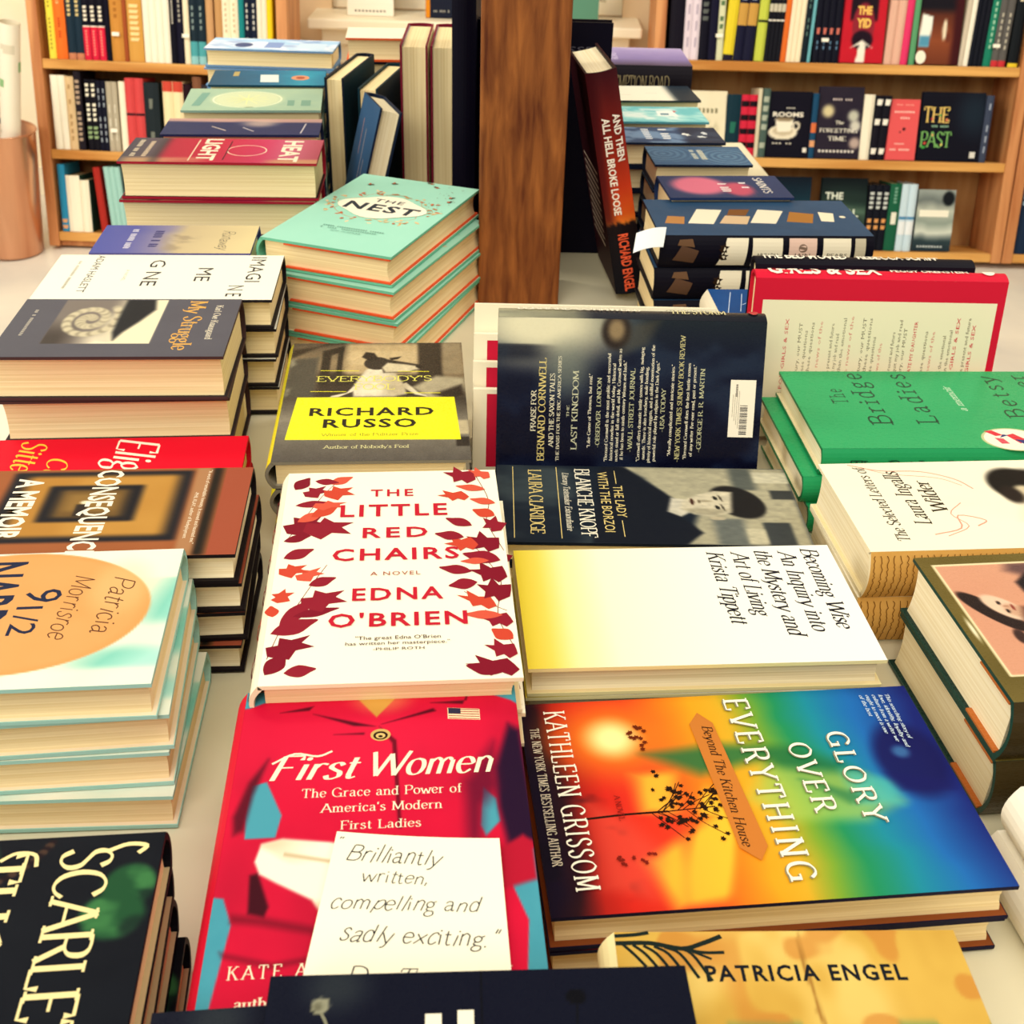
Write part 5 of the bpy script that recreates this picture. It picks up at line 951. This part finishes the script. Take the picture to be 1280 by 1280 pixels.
b = make_book(.15, .262, .02, front=dict(bg='0e0c1c', items=[('t', 'KATE MOSSE', 'sans', '5c5a66', .08, .875, .86, .905), ('t', 'author of bestselling', 'serif', '4a4854', .30, .835, .88, .846, dict(shear=.2))]), edge='0c0a18', spine='0c0a18')
b.matrix_world = frameM((.019, 1.394, TABLE_Z + .1312), (1, .03, 0), (0, 0, 1)); tag(b, 'black upright book with faint grey capitals, half hidden behind the post', 'book')
# loose marker slip tucked between the leaning book and the slate blue pile
mb = MB(); n = 10
U, V = np.meshgrid(np.linspace(0, 1, n + 1), np.linspace(0, 1, n + 1)); U, V = U.ravel(), V.ravel()
Ps = lambda u, v, h: np.stack([.1045 + .028 * u + .003 * v, 1.050 + .014 * v + .004 * u, .8695 + .014 * v + .005 * u + .002 * np.sin(3 * u) + h], 1)
idx = np.arange((n + 1) ** 2).reshape(n + 1, n + 1); Fq = np.stack([idx[:-1, :-1], idx[:-1, 1:], idx[1:, 1:], idx[1:, :-1]], -1).reshape(-1, 4)
mb.add(np.concatenate([Ps(U, V, np.full(len(U), .0004)), Ps(U, V, np.zeros(len(U)))]), np.concatenate([Fq, Fq[:, ::-1] + (n + 1) ** 2]).tolist(), 'eef0ee')
tag(mb.build('paper_slip', M_MATTE), 'white paper slip hanging from the left end of the slate blue pile', 'paper slip')

# ------------------------------------------------------------------ bookcases against the back wall
def case_frame(x, y, rx, ry, rz):
    return Matrix.Translation((x, y, 0.012)) @ Matrix.Rotation(R(rz), 4, 'Z') @ Matrix.Rotation(R(ry), 4, 'Y') @ Matrix.Rotation(R(rx), 4, 'X')
DEPTH = .20
def bookcase(Mc, W, levels, top, label, notch=False):
    c = empty('bookcase', Mc); tag(c, label, 'bookcase')
    for x0, x1 in ((-.032, -.002), (W + .002, W + .032)):
        m = MB(); m.box(x0, -.004, 0, x1, DEPTH, top); m.build('side_panel', M_OAKV, c, .002)
    m = MB(); m.box(-.001, DEPTH - .012, .001, W + .001, DEPTH, top); m.build('back_panel', M_BACK, c)
    for z in levels + [top]:
        m = MB(); m.box(-.0015, -.002, z - .026, W + .0015, DEPTH - .013, z - .0003); m.build('shelf', M_OAK, c, .002)
    m = MB(); m.box(-.0015, .012, .0005, W + .0015, .028, max(levels[0] - .0265, .002)); m.build('plinth', M_OAKV, c)
    return c
ML = case_frame(-1.355, 3.326, -11.5, .5, -.1)
LL = [.042, .274, .517]
bookcase(ML, .655, LL, .80, 'oak bookcase against the wall at the left, leaning back a little')
MR = case_frame(.398, 3.406, -12.5, -.4, .1)
LR = [.028, .288, .550]
bookcase(MR, 1.012, LR, .815, 'oak bookcase against the wall at the right with face out books')
MR2 = MR @ Matrix.Translation((1.08, 0, 0))
bookcase(MR2, .40, LR, .815, 'oak bookcase at the far right edge, mostly out of view')
PXL, PXR = .00225, .00231
def band(c, u0, u1): return [('p', c, [(u0, .02), (u1, .02), (u1, .98), (u0, .98)])]
_seen = {}
def shelf_row(Mc, z, px, x, rows, where, wd=.13):
    for r_ in rows:
        if r_[0] == 'gap': x += r_[1] * px; continue
        n, pw, h, c, items, desc = r_[:6]; o = r_[6] if len(r_) > 6 else {}
        t = pw * px - .0007
        if 'face' in o:
            w = pw * px - .001
            b = make_book(w, h, o.get('t', .02), front=o['face'], spine=c, edge=c, cell=.004, slim=True, hard=o.get('hard', True))
            lean = R(o.get('lean', 4)); up = Vector((0, math.sin(lean), math.cos(lean)))
            loc = Vector((x + w / 2, o.get('y', .004) + o.get('t', .02) * math.cos(lean) + .001, z + .0004 + o.get('t', .02) * math.sin(lean))) + up * (h / 2)
            b.matrix_world = Mc @ frameM(loc, (1, 0, 0), up)
            tag(b, desc + ' ' + where, 'book'); x += pw * px; continue
        b = None
        for i in range(n):
            q = R(o.get('lean', 0)); up = Vector((math.sin(q), 0, math.cos(q)))
            loc = Vector((x + (t * (1 - math.cos(q))), o.get('y', .004) + wd / 2, z + .0004 + max(0, t * math.sin(q)))) + up * (h / 2)
            M = Mc @ frameM(loc, (0, 1, 0), up)
            nm = desc if n == 1 else '%s of %s' % ((['left one', 'right one'] if n == 2 else ['first', 'second', 'third', 'fourth', 'fifth'])[i], desc)
            if b is None:
                b = make_book(wd, h, t, spine=dict(bg=c, items=items) if items else c, edge=o.get('edge', c if isinstance(c, str) else '303030'), slim=True, hard=o.get('hard', True), page=M_PAGE)
                b.matrix_world = M; tag(b, nm + ' ' + where, 'book', desc + ' ' + where if n > 1 else None)
            else: dup(b, M, nm + ' ' + where, desc + ' ' + where)
            x += pw * px
    return x
W1 = 'on the left bookcase, upper shelf'
shelf_row(ML, LL[2], PXL, .018, [
    (1, 9, .215, 'ecd848', marks('a89030', .1, .9, 16, seed=1), 'yellow spine'), (1, 14, .215, 'ee7028', marks('f4b070', .1, .35, 6, seed=2) + marks('c04818', .5, .75, 8, seed=3), 'orange spine'),
    ('gap', 1), (2, 10, .210, '1c2e3c', marks('d8c080', .05, .48, 8, .3, .7, seed=4) + band('c8805c', .92, 1), 'two dark teal spines with peach feet'),
    (3, 9.2, .205, '12101c', marks('f0e4cc', .05, .52, 9, .25, .75, seed=5) + band('f4e8d4', .565, .58) + band('d82440', .58, 1) + marks('f08878', .62, .95, 9, seed=6), 'three black and red spines'),
    (1, 6.5, .205, '0e0c1c', [], 'thin black spine'), (1, 16, .215, 'c8883c', marks('a86a28', .2, .5, 4, seed=7), 'thick plain tan spine'), (1, 5, .21, '9c4c28', [], 'narrow rust spine'), (1, 19, .215, 'd09848', marks('f0d090', .3, .9, 9, .2, .8, seed=8), 'thick golden foil spine'),
    ('gap', 1), (4, 8.2, .212, 'f4e8d0', [], 'four plain white spines'), (1, 8, .21, '0c0a18', marks('c8c0b0', .1, .55, 14, seed=9), 'black spine with small white lettering'), (1, 9, .21, '141224', marks('a8a090', .15, .5, 6, seed=10), 'black spine beside the cream one'),
    (1, 7, .212, 'f0dfbc', [], 'cream spine'), (2, 10, .212, '1c2a34', marks('7c8c88', .2, .6, 5, seed=11) + band('4c9ca0', .72, .9) + band('8cc0c0', .9, 1), 'two dark spines with teal feet'), ('gap', 1),
    (1, 9, .20, 'c89868', [], 'tan spine beside the dark teal pair'), ('gap', 2), (1, 9, .20, 'c0905c', [], 'tan spine beside the cream pair'), (2, 10, .205, 'f4e6c4', marks('d0b890', .2, .6, 6, seed=12), 'two cream spines with faint lettering'), (1, 7, .205, '1c8080', [], 'teal green spine'),
    (2, 8, .205, '141c30', marks('c8c4b8', .2, .7, 7, seed=13), 'two navy spines'), (2, 6, .205, 'ece0c4', [], 'two thin ivory spines'), (1, 7, .205, 'e8c820', band('2860a0', .93, 1), 'bright yellow spine with a blue foot')], W1)
W2 = 'on the left bookcase, middle shelf'
shelf_row(ML, LL[1], PXL, .012, [
    (2, 9, .200, 'f8f0d8', [], 'two plain white spines'), (1, 11, .198, 'e0c090', marks('b89060', .1, .9, 8, seed=14), 'tan mottled spine'), (1, 9, .212, '221c24', marks('b09880', .1, .9, 12, .2, .8, seed=15), 'dark patterned spine'), ('gap', 4),
    (2, 7.5, .192, '14121a', marks('f0e8d0', .05, .6, 8, .2, .8, seed=16) + marks('90a878', .65, .85, 3, .1, .9, seed=17), 'two black spines with cream letters'), (2, 6, .190, '141424', marks('a8b0b8', .1, .9, 8, seed=18), 'two thin black spines'),
    (2, 7, .188, 'b4a890', marks('d8d0b8', .1, .9, 4, seed=19), 'two grey spines'), ('gap', 2), (1, 8, .19, 'f4e8cc', [], 'ragged cream spine'), (2, 11.5, .200, 'd04848', band('201820', .47, .50), 'two coral red banded spines'), (1, 19, .190, '20282c', marks('707468', .2, .9, 3, seed=20), 'thick charcoal spine'), ('gap', 5),
    (2, 13, .195, 'f4dcac', band('c84838', 0, .14), 'two cream spines with red heads'), (1, 10, .190, '241018', [], 'dark maroon spine'), ('gap', 2), (1, 11, .21, '7c5038', marks('a02c2c', .1, .3, 2, .2, .8, seed=21), 'brown spine with a red mark'), (3, 11, .19, '2c2830', marks('b8b0a0', .2, .8, 6, seed=22), 'three dark grey spines behind the piles'), (3, 12, .195, 'd8c8a8', [], 'three sand spines behind the piles')], W2)
W3 = 'on the left bookcase, bottom shelf'
shelf_row(ML, LL[0], PXL, .008, [
    (1, 9, .190, '2c88b0', marks('d8a070', .8, .98, 2, .1, .9, seed=23), 'bright blue spine'), (1, 18, .160, 'f8eed4', [], 'wide white spine', dict(edge='284c40')), (1, 12, .148, 'f6ecd0', [], 'narrower white spine', dict(edge='284c40')), ('gap', 12), (1, 9, .185, 'a82c24', [], 'red spine tilting to the left', dict(lean=-4)), ('gap', 5),
    (3, 7, .188, 'a0ccc0', [], 'three pale aqua spines', dict(lean=-4)), ('gap', 2), (2, 10, .192, '10101c', marks('c8c0b0', .2, .8, 6, seed=24), 'two black spines'), ('gap', 2), (3, 12, .19, '3c3430', [], 'three brown spines behind the piles'), (3, 12, .18, 'c8b890', [], 'three straw spines behind the piles')], W3)
R1 = 'on the right bookcase, upper shelf'
def face_man(U, V):
    I = mix(flat(U, 'c81c2c'), .4 * fbm(U, V, 4), 'a81424'); I = mix(I, rect(U, V, .16, .52, .80, .86, .03), '1a0c18'); I = mix(I, ell(U, V, .48, .90, .28, .05, .2), '140a14'); I = mix(I, ell(U, V, .48, .46, .26, .28, .1), '8c2430')
    I = mix(I, ell(U, V, .48, .28, .25, .12, .15), '1c0c1a'); I = mix(I, poly(U, V, [(.36, 0), (.42, .22), (.48, .28), (.56, .22), (.56, 0)], .01), 'f0e8d4'); I = mix(I, poly(U, V, [(.2, .18), (.48, .28), (.76, .18), (.5, .24)], .01), 'f4ecd8')
    return I
def face_room(U, V):
    I = ramp(V, [(0, '6c3420'), (.3, '8a4628'), (.62, '5c2c1c'), (.72, '141018'), (1, '14101a')]); I = mix(I, sm(.7, .9, U), '3c1014')
    I = mix(I, poly(U, V, [(.02, .22), (.04, .64), (.30, .60), (.26, .22)], .01), 'eef0e0'); I = mix(I, .9 * poly(U, V, [(.02, .22), (.03, .36), (.27, .36), (.26, .22)], .02), '4088a8'); I = mix(I, ell(U, V, .60, .44, .05, .13, .3), 'e8d8b8'); I = mix(I, ell(U, V, .70, .34, .06, .06, .4), '6c3424')
    return I
YID = dict(bg=face_man, items=[('t', 'THE', 'sans', 'f0c060', .32, .60, .66, .70, dict(bold=.05)), ('t', 'YID', 'sans', 'f0c060', .32, .44, .66, .55, dict(bold=.05))] + marks('f0b0a0', .2, .8, 8, .945, .97, seed=31))
shelf_row(MR, LR[2], PXR, .010, [
    (1, 18, .222, '14101c', [], 'broad black spine at the left end'), (2, 9.5, .215, 'e4d4dc', marks('b8a8b8', .1, .9, 4, seed=32), 'two pinkish white spines'), (1, 12, .22, '100e1c', marks('5c605c', .30, .55, 3, .2, .8, seed=33), 'black spine with a grey figure'), (1, 10, .22, '14122a', [], 'plain navy black spine'), (1, 8, .222, 'd8d8b0', marks('5c7850', .1, .65, 6, .2, .8, seed=34), 'white spine with green brushwork'),
    (1, 13, .225, 'e4cc30', band('20182c', .93, 1), 'wide yellow spine', dict(lean=3)), (2, 12, .222, '181830', marks('98a8c0', .05, .3, 4, .2, .8, seed=35) + band('c89848', .32, .58), 'two dark spines with gold patches', dict(lean=3)), ('gap', 2), (1, 12, .218, 'c4cc4c', band('2c3020', .50, .53), 'lime green spine', dict(lean=2)),
    (4, 5, .205, '14141c', band('b8b098', .10, .2) + band('c8c0a8', .26, .36) + band('e8e0d0', .46, .48), 'four thin striped black spines', dict(lean=2)), (1, 7, .19, 'e06c28', [], 'orange spine', dict(lean=2)), (3, 6, .215, 'f4e4c0', [], 'three narrow cream spines', dict(lean=2)), (1, 8, .215, '142028', marks('506c64', .2, .7, 6, seed=36), 'dark green black spine', dict(lean=2)), (1, 4, .215, '6cb0b8', [], 'thin light teal spine', dict(lean=2)), ('gap', 3),
    (4, 8, .212, '10101e', marks('c86c5c', .55, .68, 1, .25, .75, seed=37) + marks('5c7c98', .72, .85, 2, seed=38), 'four black spines with a salmon mark'), (1, 54, .214, 'b01c2c', [], 'red face out book with a dark hatted man', dict(face=YID, t=.018)), ('gap', 2), (2, 10, .212, 'e0b098', band('4c1c2c', 0, .2), 'two pale pink figure spines', dict(lean=1)), (1, 9, .215, 'e03868', [], 'hot pink spine', dict(lean=1)), ('gap', 1.6),  (1, 7, .214, '5c9c6c', [], 'leaf green spine'),
    (1, 54, .21, '241418', [], 'dark face out book with a bright doorway', dict(face=dict(bg=face_room, items=marks('a89c90', .1, .7, 9, .90, .92, seed=39) + [('e', 'f4ecd4', .10, .09, .12, .085)]), t=.018)), (1, 6, .212, 'cdbfa8', [], 'beige spine', dict(lean=2)), (1, 6, .205, 'f2ead4', [], 'thin white spine', dict(lean=2)), (3, 6, .21, '12141e', [], 'three plain black spines', dict(lean=2)), (1, 10, .215, '1c7c60', marks('9cc8a8', .2, .8, 8, seed=40), 'green spine with white lettering', dict(lean=2)),
    (2, 9, .205, '5c5854', marks('b8b09c', .3, .8, 6, seed=41) + band('c83438', .92, 1), 'two grey spines with red feet', dict(lean=2)), ('gap', 3), (1, 13, .205, '14181c', band('e8c830', .95, 1) + marks('d8c8a8', .05, .2, 1, .2, .8, seed=42), 'black spine with a yellow foot', dict(lean=1))], R1)
R2 = 'on the right bookcase, middle shelf'
def face_veil(U, V):
    I = mix(flat(U, 'f0e4c4'), .4 * fbm(U, V, 5), 'd8cca4'); I = mix(I, .7 * ell(U, V, .55, .38, .25, .16, .5) * sm(.4, .6, fbm(U, V, 9)), 'a89c74'); return mix(I, ell(U, V, .72, .22, .13, .09, .08), '2c7c48')
def face_cup(U, V):
    I = flat(U, '0e0c1a'); I = mix(I, ell(U, V, .36, .38, .34, .11, .06), 'e8dcc0'); I = mix(I, ell(U, V, .36, .40, .24, .07, .1), 'c8b898'); I = mix(I, poly(U, V, [(.16, .58), (.60, .58), (.54, .40), (.24, .38)], .01), 'f2e8d0'); I = mix(I, ell(U, V, .66, .48, .09, .07, .1) * (1 - ell(U, V, .66, .48, .05, .04, .1)), 'e8dcc0'); return mix(I, .8 * ell(U, V, .38, .58, .2, .04, .2), '8c7858')
def face_glow(U, V):
    I = mix(flat(U, '2c2430'), .5 * fbm(U, V, 4), '1c1828')
    for cu, cv, r_, c in ((.22, .66, .13, 'e8d8a0'), (.80, .60, .12, 'd0d0b8'), (.86, .46, .12, 'e0dcc8'), (.88, .22, .12, 'c8b0a0')): I = mix(I, .9 * ell(U, V, cu, cv, r_, r_ * .65, .5), c)
    return I
shelf_row(MR, LR[1], PXR, .012, [
    (2, 12, .175, '2890a4', marks('d0e8e8', .06, .4, 4, .25, .75, seed=51), 'two turquoise spines'), ('gap', 1), (1, 52, .178, 'e8dcb8', [], 'cream face out book with a green seal', dict(face=dict(bg=face_veil, items=marks('8c8464', .08, .92, 8, .66, .74, seed=52)), t=.014)), (1, 18, .172, '14303c', marks('286c58', .1, .7, 2, .3, .7, seed=53), 'dark petrol spine'),
    (2, 10, .172, 'd02840', [q for i in range(4) for q in band('1c1018', .10 + .22 * i, .19 + .22 * i)], 'two red and black banded spines'), (1, 5, .19, 'd8ccac', [], 'thin pale spine'), (1, 9, .19, '4c6058', marks('a8b09c', .1, .9, 6, .1, .9, seed=54), 'mossy patterned spine', dict(lean=1)),
    (1, 55, .182, '0e0c1a', [], 'black face out book with a white cup', dict(face=dict(bg=face_cup, items=marks('d8d0c0', .40, .62, 4, .74, .76, seed=55) + [('t', 'ROOMS', 'sans', 'f2e8d4', .10, .62, .82, .69, dict(bold=.03))] + marks('c8c0b0', .12, .6, 6, .20, .225, seed=56) + [('p', 'e8e0d0', [(.86, .08), (.95, .08), (.95, .15), (.86, .15)])]), t=.014)), (1, 7, .18, '1c4868', band('d87040', .45, .6) + band('e0a070', .72, .82), 'thin blue spine with orange blocks'),
    (1, 57, .198, '2c2430', [], 'plum black face out book with round glowing lights', dict(face=dict(bg=face_glow, items=[('t', 'The', 'serif', 'f0e8d4', .40, .48, .60, .53), ('t', 'FORGETTING', 'serif', 'f0e8d4', .06, .365, .92, .42), ('t', 'TIME', 'serif', 'f0e8d4', .26, .25, .68, .31)] + marks('c8b8b0', .3, .75, 8, .81, .84, seed=57) + marks('e0d8cc', .06, .9, 10, .085, .12, seed=58)), t=.014)),
    (1, 13, .18, 'f4ead0', [], 'wide white spine'), (2, 10, .178, '14121c', marks('f0e8d8', .04, .95, 6, .15, .85, seed=59), 'two black spines with white scrollwork', dict(lean=1)), (1, 38, .168, 'dc4c4c', [], 'coral red face out book with a small black bird', dict(face=dict(bg='e05858', items=[('leaf', '1c1018', .48, .5, 30, .016, .014, 1), ('leaf', '1c1018', .44, .47, 200, .010, .008, 0)] + marks('f0a090', .2, .8, 8, .90, .92, seed=60) + marks('f8d0c0', .15, .85, 9, .78, .81, seed=61) + marks('f8d0c0', .2, .7, 6, .68, .71, seed=62) + marks('f8d0c0', .25, .6, 5, .26, .28, seed=63) + marks('f8d0c0', .1, .8, 9, .16, .19, seed=64)), t=.012)), ('gap', 1),
    (1, 80, .19, '10121e', [], 'wide black face out book with flowery letters', dict(face=dict(bg=lambda U, V: mix(flat(U, '0e0e1a'), .7 * ell(U, V, .85, .7, .25, .3, .8), '1c2c38'), items=[('t', 'THE', 'serif', 'e8c46c', .03, .56, .46, .78), ('t', 'PAST', 'serif', '78b060', .02, .20, .52, .42), ('leaf', 'd84c50', .16, .60, 30, .012, .010, 1), ('leaf', 'e88858', .40, .58, 60, .014, .012, 1), ('leaf', '58a050', .28, .66, 10, .014, .010, 1), ('leaf', 'e0d060', .44, .74, 200, .010, .008, 1), ('leaf', 'd85c40', .08, .24, 40, .014, .010, 1), ('leaf', 'e8d070', .36, .22, 70, .012, .010, 1), ('leaf', '3c9c40', .05, .19, 10, .018, .012, 1), ('leaf', 'e89060', .22, .36, 120, .010, .010, 1)] + marks('90b898', .18, .46, 8, .49, .52, seed=65) + [('p', 'd8d4c8', [(.84, .05), (.93, .05), (.93, .14), (.84, .14)])]), t=.016)), (1, 9, .185, '3c4458', marks('98a0b0', .1, .9, 5, seed=66), 'grey blue spine at the right end')], R2)
R3 = 'on the right bookcase, bottom shelf'
def face_storm(U, V):
    I = ramp(V + .06 * noise(U, V, 5), [(0, '202c34'), (.2, '2c3c40'), (.34, 'd0d4c4'), (.5, '8c988c'), (.7, 'b8bcac'), (.85, '6c7470'), (1, '949c94')]); return mix(I, ell(U, V, .82, .86, .16, .12, .2), '14181c')
def face_lake(U, V):
    return mix(ramp(V, [(0, '0c1c28'), (.5, '1c4c58'), (.75, '14303c'), (1, '0c1420')]), .5 * fbm(U, V, 5), '0c1824')
def face_train(U, V):
    return mix(ramp(V + .08 * noise(U * .3, V, 8), [(0, '101c1c'), (.3, '1c2c28'), (.55, '587460'), (.7, '2c4038'), (1, '0c1418')]), .4 * fbm(U * .2, V, 12), '0c1414')
shelf_row(MR, LR[0], PXR, .04, [
    (1, 50, .19, '2c3848', [], 'slate face out book behind the piles', dict(face='2c3848', t=.02)), (1, 50, .19, '40483c', [], 'olive face out book behind the piles', dict(face='40483c', t=.02)), ('gap', 20),
    (1, 62, .205, '101c28', [], 'dark face out book with a misty teal lake', dict(face=dict(bg=face_lake, items=[('t', 'KRISTIN', 'serif', '8cc0c0', .25, .50, .92, .57)]), t=.018)), ('gap', 12), (1, 60, .205, '101818', [], 'dark green face out book with blurred white capitals', dict(face=dict(bg=face_train, items=[('t', 'THE', 'sans', 'e8ecd8', .08, .70, .48, .80, dict(bold=.02)), ('t', 'GIRL', 'sans', 'd8e0c8', .25, .46, .85, .57, dict(bold=.02)), ('t', 'ON THE', 'sans', 'd0dcc4', .12, .22, .86, .33, dict(bold=.02))]), t=.018)), ('gap', 1),
    (3, 9, .19, '12141e', marks('c8ccc4', .1, .45, 5, .2, .8, seed=71) + marks('d89858', .5, .7, 2, .2, .8, seed=72), 'three dark spines with pale lettering'), (1, 15, .195, '1c5c40', [('p', 'e8e4d0', [(.42, .3), (.6, .3), (.6, .75), (.42, .75)])] + marks('78a890', .05, .35, 6, seed=73), 'green spine with a pale label'), (2, 10, .194, 'c8dce4', band('4c88b0', .48, .52) + band('e8ecec', .55, .75), 'two pale blue spines'), ('gap', 1),
    (1, 50, .178, '303c40', [], 'stormy grey sea face out book', dict(face=dict(bg=face_storm, items=[('p', 'f0ead4', [(.08, .56), (.86, .56), (.86, .67), (.08, .67)])] + marks('c8d0cc', .1, .8, 9, .06, .09, seed=74)), t=.016))], R3)
shelf_row(MR2, LR[2], PXR, .004, [(3, 12, .20, 'c84838', [], 'three red spines'), (4, 12, .2, '283848', [], 'four slate spines')], 'on the far right bookcase, upper shelf')
shelf_row(MR2, LR[1], PXR, .004, [(1, 10, .18, 'd84050', [], 'red spine'), (5, 11, .19, '30303c', [], 'five charcoal spines')], 'on the far right bookcase, middle shelf')
shelf_row(MR2, LR[0], PXR, .004, [(2, 16, .195, '1c2c44', marks('a8c8d8', .02, .3, 3, .1, .9, seed=75), 'two navy spines with pale heads'), (4, 12, .18, '3c4448', [], 'four grey spines')], 'on the far right bookcase, bottom shelf')
# little white tabs sticking out between books
tb = MB(); tb.box(0, 0, 0, .020, .03, .0006, 'f8f0dc'); tb.box(0, -.001, -.009, .020, 0, .0006, 'f8f0dc')
tb = tb.build('shelf_tab', M_MATTE)
for k, (Mc, x_, z_, lb) in enumerate(((ML, .200, LL[2] + .075, 'white tab between the red and tan spines, left bookcase'), (ML, .395, LL[2] + .078, 'white tab beside the cream spine, left bookcase'), (ML, .175, LL[1] + .062, 'white tab across the grey spines, left bookcase'), (MR, .140, LR[2] + .070, 'white tab beside the green brushwork spine, right bookcase'), (MR, .440, LR[2] + .065, 'white tab left of the red face out book, right bookcase'), (MR, .925, LR[2] + .060, 'white tab on the black spines, right bookcase'))):
    o = tb if k == 0 else tb.copy()
    if k: COL.objects.link(o)
    o.matrix_world = Mc @ Matrix.Translation((x_, -.0015 - .0002, z_)); tag(o, lb, 'tab', 'white shelf tabs')

# copper bin with rolled posters beside the left bookcase
bn = empty('waste_bin', Matrix.Translation((-1.492, 3.30, 0.0)) @ Matrix.Rotation(R(4), 4, 'Y')); tag(bn, 'copper coloured round bin beside the left bookcase', 'bin')
mb = MB(); n = 40; prof = [(.001, .001), (.088, .001), (.090, .004), (.105, .345), (.107, .350), (.104, .350), (.087, .008), (.001, .008)]
V = [(r_ * math.cos(2 * math.pi * j / n), r_ * math.sin(2 * math.pi * j / n), z_ + .007) for r_, z_ in prof for j in range(n)]
mb.add(V, [[i * n + j, i * n + (j + 1) % n, (i + 1) * n + (j + 1) % n, (i + 1) * n + j] for i in range(len(prof) - 1) for j in range(n)], 'c98a5e'); ob = mb.build('bin_body', M_COPPER, bn)
for p_ in ob.data.polygons: p_.use_smooth = True
mb = MB(); mb.tube([(.106 * math.cos(a), .106 * math.sin(a), .357) for a in [i * 2 * math.pi / 40 for i in range(41)]], .0025, 'c98a5e', 8, False); mb.build('bin_rim', M_COPPER, bn)
def roll(x, y, dx, dy, L, r_, cols, label, name='rolled_poster'):
    mb = MB(); mb.tube([(0, 0, 0), (0, 0, L * .33), (0, 0, L * .66), (0, 0, L)], [r_, r_, r_, r_ * 1.02], cols[0], 24, False)
    mb.tube([(0, 0, L), (0, 0, 0)], r_ - .0012, 'e8dcc0', 24, False)
    q = random.Random(int(L * 1000))
    for k in range(26):
        a = q.uniform(0, 6.28); z = q.uniform(.45, .95) * L; s = q.uniform(.008, .03); da = s / r_
        V = []; m_ = 5
        for zz in (z, z + s * q.uniform(.3, 1.2)): V += [((r_ + .0006) * math.cos(a + da * i / m_), (r_ + .0006) * math.sin(a + da * i / m_), min(zz, L)) for i in range(m_ + 1)]
        mb.add(V, [[i, i + 1, i + m_ + 2, i + m_ + 1] for i in range(m_)], q.choice(cols))
    o = mb.build(name, M_PRINT); tag(o, label, 'poster', 'rolled posters in the bin')
    for p_ in o.data.polygons: p_.use_smooth = True
    o.matrix_world = Matrix.Translation((x, y, .016)) @ Vector((dx, dy, 1)).to_track_quat('Z', 'Y').to_matrix().to_4x4()
roll(-1.478, 3.275, .20, -.03, .64, .026, ['f0e6d0', 'd8cdb4', '484450', '90b880', 'f6eedc'], 'tallest rolled poster in the copper bin, pale with grey print')
roll(-1.535, 3.30, -.05, -.02, .47, .026, ['c8c0ac', '40404c', 'e8e0cc', '7c9c70'], 'short rolled poster in the copper bin, mottled grey')
roll(-1.497, 3.343, .02, .02, .52, .024, ['e4d8c0', '585460', 'c89078', '302c38'], 'middle rolled poster in the copper bin, patchy print')

# things on the window sill
b = make_book(.085, .20, .018, front=dict(bg='1c2030', items=marks('a8a498', .25, .85, 8, .08, .11, seed=81) + [('p', 'e08a20', [(0, 0), (.12, 0), (.12, 1), (0, 1)])]), edge='1c2030', spine='e08a20', slim=True)
b.matrix_world = frameM((-.262, WALL_Y - .09, SILL_Z + .1004), (1, 0, 0), (0, .06, 1)); tag(b, 'dark blue book with an orange spine standing on the window sill', 'book')
b = make_book(.14, .20, .012, front=dict(bg='f8f0dc', items=marks('80786c', .15, .85, 9, .05, .08, seed=82)), edge='e8dcc0', spine='e8dcc0', slim=True)
b.matrix_world = frameM((-.47, WALL_Y - .09, SILL_Z + .1004), (1, 0, 0), (0, .06, 1)); tag(b, 'white leaflet stand with small print on the window sill', 'book')
b = make_book(.10, .20, .018, front='5c8c74', edge='5c8c74', spine='4c7c64', slim=True)
b.matrix_world = frameM((.16, WALL_Y - .09, SILL_Z + .1004), (1, 0, 0), (0, .06, 1)); tag(b, 'green book on the window sill, just right of the post', 'book')
